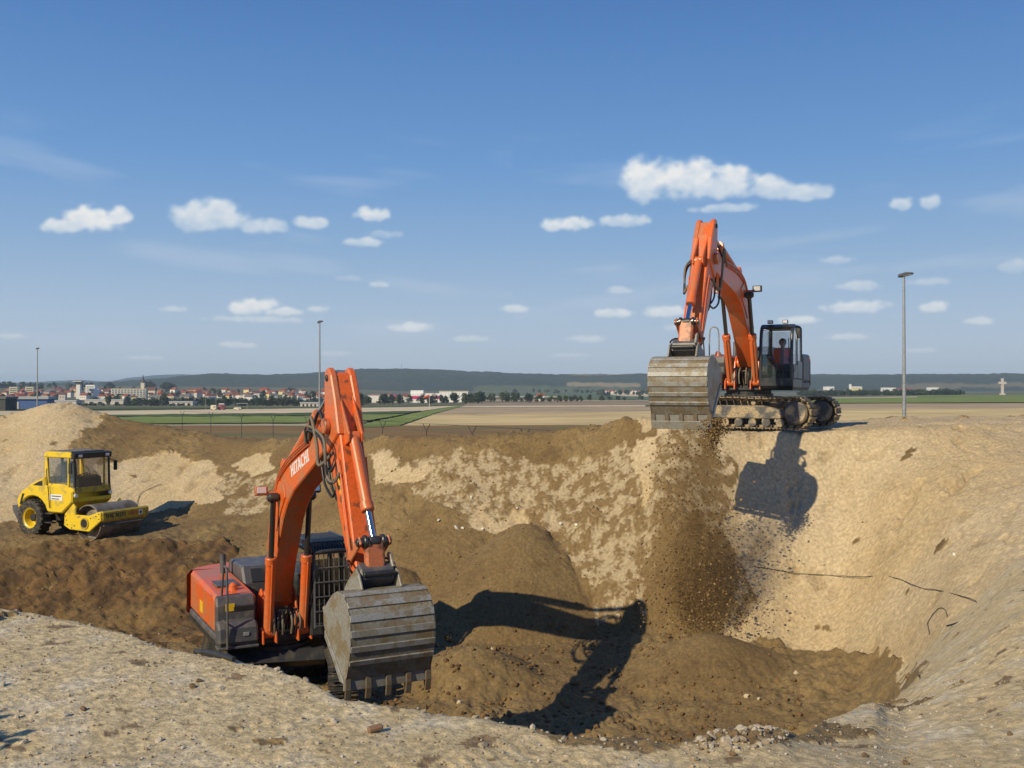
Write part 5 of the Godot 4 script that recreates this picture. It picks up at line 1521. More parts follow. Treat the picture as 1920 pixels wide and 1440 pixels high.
	# machine front: letters run from the operator's right to the left
	for q in [["NKL.MIET", 0.20, "black"], ["PARK", -0.42, "red_print"]]:
		var text := TextMesh.new()
		text.text = q[0]
		text.font = font
		text.font_size = 48
		text.pixel_size = 0.0037
		text.depth = 0.004
		part(beam, "lettering", text, mat[q[2]], Transform3D(Basis(), Vector3(-0.40 if q[0] != "PARK" else 0.30, 0.86, 2.203)))
	part(beam, "emblem", Shape.new().box(Vector3(0.62, 0.86, 2.203), Vector3(0.16, 0.17, 0.006), Basis(), 0.002).mesh(), mat.white)
	part(beam, "emblem_mark", Shape.new().box(Vector3(0.62, 0.85, 2.2075), Vector3(0.1, 0.09, 0.004), Basis(Vector3.BACK, 0.6), 0.001).mesh(), mat.grey)
	part(e, "rear_beam", Shape.new().box(Vector3(0, 0.72, 0.62), Vector3(1.8, 0.3, 0.14), Basis(), 0.02).mesh(), mat.yellow_dusty)
	part(e, "scraper", Shape.new().box(Vector3(0, 0.56, 2.08), Vector3(1.66, 0.05, 0.14), Basis(Vector3.RIGHT, 0.4), 0.01).mesh(), mat.grey)
	part(e, "steering_joint", Shape.new().box(Vector3(0, 0.72, 0.25), Vector3(0.5, 0.5, 0.66), Basis(), 0.04).mesh(), mat.dark)


# ---------------------------------------------------------------- operator of the upper excavator
# tapered capsules joined by a smooth minimum, meshed as surface nets
func flesh(bones: Array, grow: float, cell: float, keep: Callable) -> ArrayMesh:
	var lo := Vector3.ONE * 1e9
	var hi := -lo
	for b in bones:
		for p in [0, 1]:
			var r: float = b[2 + p] + grow + cell * 2.0
			lo = lo.min(b[p] - Vector3.ONE * r)
			hi = hi.max(b[p] + Vector3.ONE * r)
	var n := Vector3i(((hi - lo) / cell).ceil()) + Vector3i.ONE
	var f := PackedFloat32Array()
	f.resize(n.x * n.y * n.z)
	f.fill(1.0)
	for b in bones:
		var r: float = max(b[2], b[3]) + grow + cell * 3.0
		var a: Vector3i = Vector3i((b[0].min(b[1]) - Vector3.ONE * r - lo) / cell).max(Vector3i.ZERO)
		var c: Vector3i = Vector3i((b[0].max(b[1]) + Vector3.ONE * r - lo) / cell).min(n - Vector3i.ONE)
		var ab: Vector3 = b[1] - b[0]
		for z in range(a.z, c.z + 1):
			for y in range(a.y, c.y + 1):
				for x in range(a.x, c.x + 1):
					var p := lo + Vector3(x, y, z) * cell
					var t: float = clampf((p - b[0]).dot(ab) / max(ab.length_squared(), 1e-9), 0, 1)
					var d: float = p.distance_to(b[0] + ab * t) - lerpf(b[2], b[3], t) - grow
					var i := (z * n.y + y) * n.x + x
					var k: float = b[4]
					var h: float = max(k - abs(f[i] - d), 0.0) / k
					f[i] = min(f[i], d) - h * h * k * 0.25
	var at := {}
	var st := SurfaceTool.new()
	st.begin(Mesh.PRIMITIVE_TRIANGLES)
	var count := 0
	var step := [1, n.x, n.x * n.y]
	for z in n.z - 1:
		for y in n.y - 1:
			for x in n.x - 1:
				var i := (z * n.y + y) * n.x + x
				var sum := Vector3.ZERO
				var m := 0
				for e in [[0, 0, 0, 0], [0, 1, 0, 0], [0, 0, 1, 0], [0, 1, 1, 0], [0, 0, 0, 1], [0, 0, 0, 2], [1, 0, 0, 0]]:
					pass
				var v := [f[i], f[i + 1], f[i + n.x], f[i + n.x + 1], f[i + step[2]], f[i + step[2] + 1], f[i + step[2] + n.x], f[i + step[2] + n.x + 1]]
				for e in [[0, 1], [2, 3], [4, 5], [6, 7], [0, 2], [1, 3], [4, 6], [5, 7], [0, 4], [1, 5], [2, 6], [3, 7]]:
					var d0: float = v[e[0]]
					var d1: float = v[e[1]]
					if (d0 < 0.0) != (d1 < 0.0):
						var p0 := Vector3(e[0] & 1, (e[0] >> 1) & 1, e[0] >> 2)
						var p1 := Vector3(e[1] & 1, (e[1] >> 1) & 1, e[1] >> 2)
						sum += p0.lerp(p1, d0 / (d0 - d1))
						m += 1
				if m > 0:
					var p := lo + (Vector3(x, y, z) + sum / m) * cell
					at[i] = [count, p]
					st.add_vertex(p)
					count += 1
	for z in range(1, n.z - 1):
		for y in range(1, n.y - 1):
			for x in range(1, n.x - 1):
				var i := (z * n.y + y) * n.x + x
				for axis in 3:
					var j: int = i + step[axis]
					if (f[i] < 0.0) == (f[j] < 0.0):
						continue
					var u: int = step[(axis + 1) % 3]
					var w: int = step[(axis + 2) % 3]
					var q := [i, i - u, i - u - w, i - w]
					var ok := true
					for c in q:
						if not at.has(c):
							ok = false
					if not ok or not keep.call((at[q[0]][1] + at[q[2]][1]) * 0.5):
						continue
					var order := [0, 1, 2, 0, 2, 3] if f[i] < 0.0 else [0, 2, 1, 0, 3, 2]
					for c in order:
						st.add_index(at[q[c]][0])
	st.generate_normals()
	return st.commit()


func build_operator(machine: Node3D) -> void:
	var o := thing("person", "person in an orange safety vest sitting in the cab of the upper excavator", "person", machine.position, machine.rotation.y)
	var c := Vector3(1.0, 0, 0)
	var hip := c + Vector3(0, 1.88, -0.14)
	var chest := c + Vector3(0, 2.22, -0.20)
	var neck := c + Vector3(0, 2.46, -0.19)
	var head := c + Vector3(0, 2.60, -0.15)
	var torso := [[hip + Vector3(0.06, 0, 0), hip - Vector3(0.06, 0, 0), 0.14, 0.14, 0.08], [hip, chest, 0.14, 0.15, 0.1], [chest + Vector3(0.1, 0.04, 0), chest - Vector3(0.1, -0.04, 0), 0.12, 0.12, 0.1], [chest + Vector3(0.16, 0.15, 0), chest + Vector3(-0.16, 0.15, 0), 0.075, 0.075, 0.1]]
	var arms := []
	var hands := []
	var legs := []
	for s in [-1.0, 1.0]:
		var sh := chest + Vector3(s * 0.19, 0.14, 0)
		var el := sh + Vector3(s * 0.07, -0.26, 0.06)
		var wr := c + Vector3(s * 0.32, 2.17, 0.20)
		arms.append([sh, el, 0.062, 0.048, 0.05])
		arms.append([el, wr, 0.046, 0.034, 0.03])
		hands.append([wr, wr + Vector3(0, -0.005, 0.06), 0.032, 0.034, 0.02])
		for k in 4:
			var r := wr + Vector3((k - 1.5) * 0.02, 0.012, 0.075)
			hands.append([r, r + Vector3(0, -0.028 + 0.003 * k, 0.028), 0.0105, 0.0095, 0.008])
			hands.append([r + Vector3(0, -0.028, 0.028), r + Vector3(0, -0.052, 0.008), 0.0095, 0.0085, 0.008])
		hands.append([wr + Vector3(-s * 0.03, 0, 0.035), wr + Vector3(-s * 0.05, -0.012, 0.075), 0.0115, 0.0095, 0.01])
		var kn := c + Vector3(s * 0.15, 1.86, 0.34)
		var an := c + Vector3(s * 0.14, 1.52, 0.52)
		legs.append([hip + Vector3(s * 0.09, -0.01, 0), kn, 0.095, 0.066, 0.06])
		legs.append([kn, an, 0.062, 0.044, 0.03])
		legs.append([an + Vector3(0, -0.005, -0.03), an + Vector3(s * 0.01, -0.012, 0.16), 0.042, 0.034, 0.03])
	var skull := [[neck - Vector3(0, 0.04, 0), head, 0.055, 0.06, 0.03], [head + Vector3(0, 0.03, -0.015), head + Vector3(0, 0.04, -0.02), 0.096, 0.096, 0.03], [head + Vector3(0, -0.05, 0.035), head + Vector3(0, -0.03, 0.03), 0.058, 0.06, 0.03], [head + Vector3(0, 0.0, 0.085), head + Vector3(0, -0.022, 0.108), 0.01, 0.016, 0.014], [head + Vector3(0.095, 0.0, -0.01), head + Vector3(0.098, 0.03, -0.015), 0.014, 0.018, 0.01], [head + Vector3(-0.095, 0.0, -0.01), head + Vector3(-0.098, 0.03, -0.015), 0.014, 0.018, 0.01], [head + Vector3(-0.022, -0.052, 0.09), head + Vector3(0.022, -0.052, 0.09), 0.009, 0.009, 0.01]]
	var all := torso + arms + hands + legs + skull
	var yes := func(_p): return true
	var skin := plain(0.36, 0.20, 0.13, 0.55)
	var body := part(o, "body", flesh(all, 0.0, 0.016, yes), skin)
	part(body, "shirt", flesh(torso + arms, 0.012, 0.02, func(p): return p.y > 1.84), plain(0.14, 0.17, 0.22, 0.85))
	part(body, "trousers", flesh([torso[0]] + legs, 0.012, 0.02, func(p): return p.y < 1.98), plain(0.03, 0.035, 0.05, 0.85))
	part(body, "vest", flesh(torso + [arms[0], arms[2]], 0.026, 0.02, func(p): return p.y > 1.88 and (abs(p.x - 1.0) > 0.055 or p.z < -0.15) and abs(p.x - 1.0) < 0.27), plain(0.85, 0.11, 0.02, 0.7))
	part(body, "hair", flesh([skull[1], [head + Vector3(0, 0.05, -0.03), head + Vector3(0, -0.05, -0.07), 0.095, 0.06, 0.03]], 0.012, 0.014, func(p): return p.z < head.z + 0.035 or p.y > head.y + 0.085), plain(0.018, 0.014, 0.012, 0.8))
	for s in [-1.0, 1.0]:
		part(body, "eye", Shape.new().lathe([Vector2(0, -0.011), Vector2(0.008, -0.007), Vector2(0.011, 0), Vector2(0.008, 0.007), Vector2(0, 0.011)], head + Vector3(s * 0.034, 0.02, 0.078), Vector3.UP, 10).mesh(), mat.black)


# ---------------------------------------------------------------- fence and lamp posts
func build_fence_and_lamps() -> void:
	# steel posts with forked tops, three wires
	var f := thing("wire_fence", "wire fence with forked posts running behind the pit bank", "fence")
	var a := Vector2(4.0, -54.0)
	var b := Vector2(-33.0, -104.0)
	var posts := []
	for s in [-0.06, 0.0, 0.087, 0.176, 0.264, 0.361, 0.46, 0.565, 0.678, 0.797, 0.929, 1.07]:
		var p := a.lerp(b, s)
		var y := plain_y(p.x, p.y)
		var h: float = lerpf(2.62, 2.95, s)
		var base := Vector3(p.x, y, p.y)
		posts.append([base, h])
		var post := part(f, "post", Shape.new().rod(base + Vector3(0, -0.1, 0), base + Vector3(0, h - 0.5, 0), 0.026, 8).mesh(), mat.dark)
		for w in [-1.0, 1.0]:
			part(post, "fork_arm", Shape.new().rod(base + Vector3(0, h - 0.53, 0), base + Vector3(w * 0.26, h, w * 0.16), 0.024, 7).mesh(), mat.dark)
	for q in [[0.0, -0.06], [0.24, 0.0], [-0.24, 0.0], [0.0, -1.2]]:
		var line := []
		for p in posts:
			line.append(p[0] + Vector3(q[0], p[1] + q[1] - (0.45 if q[0] == 0.0 else 0.0), q[0] * 0.6))
		part(f, "wire", Shape.new().tube(line, 0.006, 4).mesh(), mat.dark)
	# tall lamp posts along the airfield road
	for q in [[25.6, -65.0, 12.35, 0.5, "tall grey lamp post right of the upper excavator"], [-22.8, -118.0, 13.4, 0.55, "tall grey lamp post behind the boom of the lower excavator"], [-83.9, -176.0, 13.4, 0.7, "distant grey lamp post above the sand heap, leftmost of three"]]:
		var y := plain_y(q[0], q[1])
		var l := thing("lamp_post", q[4], "lamp post", Vector3(q[0], y, q[1]), 0.0, "lamp posts along the airfield")
		part(l, "pole", Shape.new().lathe([Vector2(0.0, -0.1), Vector2(0.15, -0.1), Vector2(0.15, 0.9), Vector2(0.135, 1.0), Vector2(0.075, q[2]), Vector2(0, q[2])], Vector3.ZERO, Vector3.UP, 14).mesh(), mat.galvanised)
		var turn := Basis(Vector3.UP, q[3])
		var head := part(l, "lamp_head", Shape.new().prism([Vector2(-0.35, q[2] - 0.05), Vector2(0.6, q[2] + 0.08), Vector2(0.64, q[2] + 0.18), Vector2(0.3, q[2] + 0.24), Vector2(-0.3, q[2] + 0.14)], -0.2, 0.2, 0.03).mesh(), mat.grey, Transform3D(turn, Vector3.ZERO))
		part(head, "lens", Shape.new().box(Vector3(0, q[2] + 0.03, 0.34), Vector3(0.3, 0.03, 0.6), Basis(Vector3.RIGHT, -0.12), 0.01).mesh(), mat.lens)


# ---------------------------------------------------------------- trees and the town
func leafy(seed_: int, tall: float, wide: float, leaves: int, leaf: float, low := 0.18) -> ArrayMesh:
	# small faces spread through clumps that fill an uneven crown
	var r := RandomNumberGenerator.new()
	r.seed = seed_
	var st := SurfaceTool.new()
	st.begin(Mesh.PRIMITIVE_TRIANGLES)
	st.set_smooth_group(-1)
	var clumps := []
	for k in 9:
		var a := r.randf() * TAU
		var h := r.randf_range(low + 0.1, 0.92)
		var reach := wide * 0.5 * sin(clampf((h - low) / (1.0 - low), 0.05, 1.0) * PI * 0.85 + 0.3) * r.randf_range(0.35, 0.95)
		clumps.append([Vector3(cos(a) * reach, h * tall, sin(a) * reach), r.randf_range(0.2, 0.34) * wide])
	clumps.append([Vector3(0, tall * 0.62, 0), wide * 0.4])
	for k in leaves:
		var c: Array = clumps[r.randi() % clumps.size()]
		var d := Vector3(r.randfn(), r.randfn(), r.randfn()).normalized()
		var p: Vector3 = c[0] + d * c[1] * pow(r.randf(), 0.4) * Vector3(1, 0.85, 1)
		var u := Vector3(r.randfn(), r.randfn(), r.randfn()).normalized()
		var v := u.cross(d + Vector3(0.01, 0.3, 0)).normalized() * leaf * r.randf_range(0.6, 1.3)
		u *= leaf * r.randf_range(0.6, 1.3)
		var t := r.randf_range(0.7, 1.25)
		st.set_color(Color(t, t * r.randf_range(0.92, 1.06), t))
		for q in [p - u, p + v, p + u, p - u, p + u, p - v]:
			st.add_vertex(q)
	st.generate_normals()
	return st.commit()


func trunk_mesh(tall: float, r: float) -> ArrayMesh:
	var s := Shape.new()
	s.lathe([Vector2(0, -0.3), Vector2(r * 1.3, -0.3), Vector2(r, tall * 0.1), Vector2(r * 0.7, tall * 0.45), Vector2(r * 0.2, tall * 0.8), Vector2(0, tall * 0.8)], Vector3.ZERO, Vector3.UP, 7)
	return s.mesh()


func build_town() -> void:
	var r := RandomNumberGenerator.new()
	r.seed = 77
	# trees: a few crowns, each used many times
	var greens := [plain(0.028, 0.050, 0.016, 0.8), plain(0.042, 0.066, 0.02, 0.8), plain(0.020, 0.036, 0.016, 0.8), plain(0.07, 0.085, 0.025, 0.8)]
	for g in greens:
		g.vertex_color_use_as_albedo = true
		g.backlight_enabled = true
		g.backlight = Color(0.05, 0.08, 0.02)
	var bark := plain(0.05, 0.04, 0.03, 0.9)
	var crowns := []
	for k in 6:
		crowns.append(leafy(300 + k, 10.0, [9.0, 7.5, 11.0, 8.0, 6.0, 4.2][k], 420, 0.62, [0.1, 0.12, 0.08, 0.1, 0.05, 0.03][k]))
	var bole := trunk_mesh(10.0, 0.3)
	# [bearing from, to, depth from, to, how many, height from, to, label]
	var rows := [
		[-0.41, -0.17, 1180.0, 1330.0, 22, 7.0, 13.0, "dark green tree in the belt before the distant town"],
		[-0.17, -0.10, 1150.0, 1300.0, 14, 8.0, 14.0, "green tree left of the white hall below the hill"],
		[-0.142, -0.03, 1200.0, 1330.0, 26, 9.0, 14.5, "dark tree in the grove before the white hall"],
		[-0.035, 0.006, 1420.0, 1500.0, 12, 10.0, 17.0, "dark tree in the grove right of the white hall"],
		[-0.51, -0.16, 1500.0, 2500.0, 60, 8.0, 15.0, "tree among the houses of the distant town"],
		[-0.52, -0.40, 2600.0, 2900.0, 26, 14.0, 22.0, "dark tree on the rise behind the town"],
		[-0.37, -0.34, 2500.0, 2700.0, 10, 16.0, 24.0, "dark tree near the church spire"],
		[0.0, 0.14, 1300.0, 1500.0, 22, 4.0, 9.0, "bush in the hedge between the far fields"],
		[0.015, 0.03, 1180.0, 1230.0, 4, 9.0, 13.0, "round tree beside the red roofed farmhouse"],
		[0.045, 0.075, 1180.0, 1240.0, 7, 6.0, 9.0, "light green bush right of the farmhouse"],
		[0.08, 0.16, 2300.0, 2700.0, 26, 9.0, 16.0, "tree in the row below the hill fields"],
		[0.30, 0.445, 1500.0, 1750.0, 22, 9.0, 13.0, "green tree in the row behind the right field"],
		[0.0, 0.14, 2900.0, 3600.0, 34, 8.0, 14.0, "tree in the far hedges at the foot of the hill"],
	]
	for row in rows:
		for k in row[4]:
			var d := r.randf_range(row[2], row[3])
			var x := r.randf_range(row[0], row[1]) * d
			var h := r.randf_range(row[5], row[6]) / 10.0
			var t := thing("deciduous_tree", row[7], "tree", Vector3(x, plain_y(x, -d), -d), r.randf() * TAU, row[7])
			t.scale = Vector3(h * r.randf_range(0.85, 1.25), h, h * r.randf_range(0.85, 1.25))
			part(t, "crown", crowns[r.randi() % 6], greens[r.randi() % 4])
			part(t, "trunk", bole, bark)
	# belts of trees that read as one mass
	for q in [["tree_belt", "dark belt of trees between the airfield and the distant town", -0.42, -0.15, 1230.0, 1420.0, 170, 5.0, 10.0], ["tree_belt", "dense row of trees behind the green field on the right", 0.29, 0.45, 1620.0, 1800.0, 150, 7.0, 11.0], ["hedge", "hedge along the far edge of the airfield on the left", -0.44, -0.14, 1040.0, 1060.0, 120, 2.0, 3.6]]:
		var mm := MultiMesh.new()
		mm.transform_format = MultiMesh.TRANSFORM_3D
		mm.use_colors = true
		mm.mesh = crowns[2]
		mm.instance_count = q[6]
		for k in q[6]:
			var d := r.randf_range(q[4], q[5])
			var x := r.randf_range(q[2], q[3]) * d
			var h := r.randf_range(q[7], q[8]) / 10.0
			mm.set_instance_transform(k, Transform3D(Basis(Vector3.UP, r.randf() * TAU).scaled(Vector3(h * 1.3, h, h * 1.3)), Vector3(x, plain_y(x, -d) - h, -d)))
			mm.set_instance_color(k, Color(1, 1, 1) * r.randf_range(0.7, 1.3))
		var belt := MultiMeshInstance3D.new()
		belt.name = numbered(q[0])
		belt.multimesh = mm
		belt.material_override = greens[0]
		add_child(belt)
		belt.set_meta("label", q[1])
		belt.set_meta("kind", "stuff")
	# houses: walls and gabled roofs
	var walls := [plain(0.72, 0.70, 0.66, 0.8), plain(0.62, 0.56, 0.42, 0.8), plain(0.66, 0.60, 0.30, 0.8), plain(0.55, 0.50, 0.45, 0.8)]
	var wall_words := ["white", "cream", "yellow", "grey"]
	var roofs := [plain(0.26, 0.07, 0.035, 0.8), plain(0.33, 0.10, 0.05, 0.8), plain(0.14, 0.06, 0.045, 0.8), plain(0.16, 0.15, 0.15, 0.7)]
	var roof_words := ["red", "light red", "brown", "grey"]
	var glass := plain(0.03, 0.035, 0.045, 0.2)
	var box_mesh := Shape.new().box(Vector3(0, 0.5, 0), Vector3(1, 1.2, 1), Basis(), 0.004).mesh()
	var gable := Shape.new().prism([Vector2(-0.58, 0.0), Vector2(0.58, 0.0), Vector2(0.0, 0.5)], -0.54, 0.54, 0.004).mesh()
	var window := Shape.new().box(Vector3.ZERO, Vector3(1.3, 1.5, 0.15), Basis(), 0.02).mesh()
	var blocks := [[-0.515, -0.17, 1480.0, 2400.0, 165, "in the distant town on the left"], [-0.17, -0.095, 1480.0, 1850.0, 20, "in the distant town left of the white hall"], [0.295, 0.335, 2300.0, 2700.0, 12, "in the village behind the right trees"], [0.095, 0.135, 2900.0, 3300.0, 10, "in the hamlet under the hill"]]
	for bl in blocks:
		for k in bl[4]:
			var d: float = r.randf_range(bl[2], bl[3])
			var x: float = r.randf_range(bl[0], bl[1]) * d
			var wi := r.randi() % 4 if r.randf() < 0.6 else 0
			var ri := r.randi() % 4 if r.randf() < 0.5 else 0
			var words: String = "%s house with a %s roof %s" % [wall_words[wi], roof_words[ri], bl[5]]
			var h := thing("house", words, "house", Vector3(x, plain_y(x, -d), -d), r.randf_range(-0.6, 0.6) + (PI / 2 if r.randf() < 0.45 else 0.0), words)
			var s := Vector3(r.randf_range(9, 16), r.randf_range(4.5, 8.5), r.randf_range(8, 11))
			part(h, "wall", box_mesh, walls[wi], Transform3D(Basis().scaled(s), Vector3.ZERO))
			part(h, "roof", gable, roofs[ri], Transform3D(Basis().scaled(Vector3(s.x, s.z * 0.75, s.z)), Vector3(0, s.y * 1.09, 0)))
			if d < 1750.0:
				for j in 3:
					part(h, "window", window, glass, Transform3D(Basis(), Vector3((j - 1) * s.x * 0.28, s.y * 0.55, s.z * 0.5)))
	landmark_buildings(walls, roofs, glass, box_mesh, gable)


func slab(t: Node, called: String, box_mesh: Mesh, look: Material, c: Vector3, s: Vector3) -> MeshInstance3D:
	# the unit box runs from -0.1 to 1.1 of its height
	return part(t, called, box_mesh, look, Transform3D(Basis().scaled(Vector3(s.x, s.y / 1.2, s.z)), Vector3(c.x, c.y + s.y * 0.1 / 1.2, c.z)))


func far_thing(called: String, label: String, category: String, bearing: float, depth: float, turn := 0.0) -> Node3D:
	var x := bearing * depth
	return thing(called, label, category, Vector3(x, plain_y(x, -depth), -depth), turn)


func landmark_buildings(walls: Array, roofs: Array, glass: Material, box_mesh: Mesh, gable: Mesh) -> void:
	var grey_roof := plain(0.40, 0.41, 0.43, 0.5)
	var magenta := plain(0.55, 0.03, 0.16, 0.6)
	var white := plain(0.78, 0.78, 0.78, 0.7)
	# long cream apartment block
	var t := far_thing("apartment_block", "long cream apartment block with balcony rows in the distant town", "building", -0.384, 1650.0, 0.1)
	slab(t, "wall", box_mesh, walls[1], Vector3(0, 0, 0), Vector3(56, 18, 13))
	for k in 5:
		for j in 11:
			slab(t, "window", box_mesh, glass, Vector3(-25 + 5 * j, 2 + 3.3 * k, 6.6), Vector3(3.0, 1.6, 0.3))
		slab(t, "balcony", box_mesh, white, Vector3(0, 1.0 + 3.3 * k, 7.2), Vector3(54, 1.0, 1.3))
	slab(t, "roof", box_mesh, walls[3], Vector3(0, 18, 0), Vector3(57, 0.9, 14))
	# white stepped block and the tower with the wide head
	t = far_thing("office_block", "white stepped block beside the tower in the distant town", "building", -0.422, 1750.0)
	slab(t, "wall", box_mesh, white, Vector3(0, 0, 0), Vector3(16, 24, 14))
	slab(t, "wing", box_mesh, white, Vector3(10, 0, 1), Vector3(9, 17, 13))
	for k in 6:
		slab(t, "window_band", box_mesh, glass, Vector3(0, 2.5 + 3.5 * k, 7.1), Vector3(13, 1.2, 0.3))
	t = far_thing("control_tower", "pale tower with a wide flat head in the distant town", "tower", -0.435, 1720.0)
	slab(t, "shaft", box_mesh, walls[0], Vector3(0, 0, 0), Vector3(7, 27, 7))
	slab(t, "gallery", box_mesh, glass, Vector3(0, 26.5, 0), Vector3(11, 3, 11))
	slab(t, "roof", box_mesh, walls[3], Vector3(0, 29.5, 0), Vector3(15, 1.6, 15))
	# two pale blocks at the left edge
	for q in [[-0.50, 1800.0, "leftmost pale apartment block of the distant town"], [-0.484, 1820.0, "pale apartment block left of the lamp post in the distant town"]]:
		t = far_thing("apartment_block", q[2], "building", q[0], q[1], 0.2)
		slab(t, "wall", box_mesh, walls[1], Vector3(0, 0, 0), Vector3(14, 20, 12))
		for k in 5:
			slab(t, "window_band", box_mesh, glass, Vector3(0, 2.5 + 3.4 * k, 6.1), Vector3(11, 1.1, 0.3))
	# church
	t = far_thing("church", "church with a tall dark spire above the distant town", "church", -0.3705, 1950.0)
	slab(t, "tower", box_mesh, walls[1], Vector3(0, 0, 0), Vector3(7, 27, 7))
	part(t, "spire", Shape.new().lathe([Vector2(0, 26.8), Vector2(4.6, 26.8), Vector2(2.2, 33), Vector2(0, 44)], Vector3.ZERO, Vector3.UP, 8).mesh(), plain(0.05, 0.05, 0.055, 0.6))
	slab(t, "nave", box_mesh, walls[1], Vector3(14, 0, 0), Vector3(22, 12, 12))
	part(t, "roof", gable, roofs[2], Transform3D(Basis().scaled(Vector3(22, 12, 12)), Vector3(14, 12, 0)))
	# sheds in front of the town
	for q in [[-0.407, 1250.0, 48.0, 7.0, "long grey roofed shed before the distant town"], [-0.452, 1150.0, 40.0, 6.0, "long low pale shed behind the sand heap"], [-0.33, 1120.0, 26.0, 5.0, "low white shed at the edge of the airfield trees"], [-0.202, 1000.0, 18.0, 4.5, "blue grey shed with a flat roof before the town"]]:
		t = far_thing("shed", q[4], "building", q[0], q[1])
		slab(t, "wall", box_mesh, walls[3], Vector3(0, 0, 0), Vector3(q[2], q[3] * 0.7, 16))
		slab(t, "roof", box_mesh, grey_roof, Vector3(0, q[3] * 0.7, 0), Vector3(q[2] + 1, q[3] * 0.25, 17))
		for k in 4:
			slab(t, "door", box_mesh, glass, Vector3((k - 1.5) * q[2] * 0.22, 0.1, 8.05), Vector3(q[2] * 0.1, q[3] * 0.5, 0.2))
	t = far_thing("hangar", "grey roofed hangar with a blue front at the left edge", "building", -0.486, 600.0, 0.15)
	slab(t, "wall", box_mesh, plain(0.06, 0.12, 0.32, 0.6), Vector3(0, 0, 0), Vector3(26, 6.2, 14))
	slab(t, "roof", box_mesh, grey_roof, Vector3(0, 6.2, 0), Vector3(28, 1.6, 16))
	slab(t, "door", box_mesh, walls[3], Vector3(-7, 0.1, 7.1), Vector3(8, 4.4, 0.3))
	t = far_thing("hangar", "dark hangar cut by the left edge of the view", "building", -0.522, 520.0)
	slab(t, "wall", box_mesh, plain(0.06, 0.065, 0.06, 0.8), Vector3(0, 0, 0), Vector3(20, 6.0, 12))
	slab(t, "roof", box_mesh, plain(0.12, 0.125, 0.13, 0.7), Vector3(0, 6.0, 0), Vector3(21, 1.2, 13))
	# white hall with the magenta front
	t = far_thing("shopping_hall", "long white hall right of the magenta front below the hill", "building", -0.058, 1500.0)
	slab(t, "wall", box_mesh, white, Vector3(0, 0, 0), Vector3(43, 16, 22))
	slab(t, "roof_edge", box_mesh, walls[1], Vector3(0, 16, 0), Vector3(44, 1.0, 23))
	for k in 8:
		slab(t, "panel_joint", box_mesh, walls[3], Vector3(-18.5 + 5.3 * k, 1, 11.05), Vector3(0.5, 14, 0.2))
	t = far_thing("shopping_hall", "white hall with a magenta band below the wooded hill", "building", -0.087, 1500.0)
	slab(t, "wall", box_mesh, white, Vector3(0, 0, 0), Vector3(44, 14, 20))
	slab(t, "band", box_mesh, magenta, Vector3(0, 5.5, 10.1), Vector3(44, 4.6, 0.6))
	slab(t, "upper_floor", box_mesh, white, Vector3(-12, 14, 0), Vector3(19, 4.5, 14))
	slab(t, "entrance", box_mesh, glass, Vector3(14, 0.1, 10.1), Vector3(10, 4, 0.4))
	t = far_thing("shopping_hall", "low white hall with a round magenta sign", "building", -0.132, 1520.0)
	slab(t, "wall", box_mesh, walls[0], Vector3(0, 0, 0), Vector3(36, 11, 16))
	part(t, "sign", Shape.new().rod(Vector3(21, 8.5, 8), Vector3(21, 8.5, 9), 3.6, 18).mesh(), magenta)
	slab(t, "roof_edge", box_mesh, grey_roof, Vector3(0, 11, 0), Vector3(37, 0.8, 17))
	# lone farmhouse
	t = far_thing("farmhouse", "lone white farmhouse with a red roof among the far fields", "house", 0.0285, 1500.0)
	slab(t, "wall", box_mesh, white, Vector3(0, 0, 0), Vector3(12, 8, 9))
	part(t, "roof", gable, roofs[1], Transform3D(Basis().scaled(Vector3(12.5, 7, 10)), Vector3(0, 8, 0)))
	for k in 3:
		slab(t, "window", box_mesh, glass, Vector3(-4 + 4 * k, 3.4, 4.55), Vector3(1.2, 1.6, 0.15))
	# village on the right
	t = far_thing("village_church", "pale yellow church with a white tower right of the excavator", "church", 0.342, 2600.0)
	slab(t, "nave", box_mesh, walls[2], Vector3(10, 0, 0), Vector3(26, 17, 12))
	slab(t, "tower", box_mesh, white, Vector3(-6, 0, 0), Vector3(5, 26, 5))
	part(t, "roof", gable, walls[0], Transform3D(Basis().scaled(Vector3(26, 6, 12)), Vector3(10, 17, 0)))
	for q in [[0.378, 2650.0, 34.0, 16.0, "long white hall right of the yellow church"], [0.318, 2650.0, 24.0, 20.0, "white roofed hall behind the upper excavator"], [0.4225, 2650.0, 26.0, 16.0, "white hall right of the right lamp post"]]:
		t = far_thing("hall", q[4], "building", q[0], q[1])
		slab(t, "wall", box_mesh, white, Vector3(0, 0, 0), Vector3(q[2], q[3], 18))
		slab(t, "roof", box_mesh, grey_roof, Vector3(0, q[3], 0), Vector3(q[2] + 1, 1.2, 19))
	t = far_thing("hall", "low hall with a long red roof left of the right lamp post", "building", 0.394, 2650.0)
	slab(t, "wall", box_mesh, walls[0], Vector3(0, 0, 0), Vector3(30, 11, 14))
	part(t, "roof", gable, roofs[1], Transform3D(Basis().scaled(Vector3(30, 8, 15)), Vector3(0, 11, 0)))
	# great cross on the right skyline
	t = far_thing("monument_cross", "tall pale stone cross standing among the right fields", "monument", 0.4925, 1500.0)
	slab(t, "shaft", box_mesh, walls[3], Vector3(0, 0, 0), Vector3(3.0, 25, 3.0))
	slab(t, "cross_arm", box_mesh, walls[3], Vector3(0, 16.5, 0), Vector3(11, 3.2, 2.8))
	slab(t, "plinth", box_mesh, walls[3], Vector3(0, 0, 0), Vector3(6, 2.5, 6))
	# mast on the hill
	t = thing("radio_mast", "thin radio mast on top of the wooded hill", "mast", Vector3(-0.1109 * 5180.0, 0.0215 * 5180.0, -5180.0))
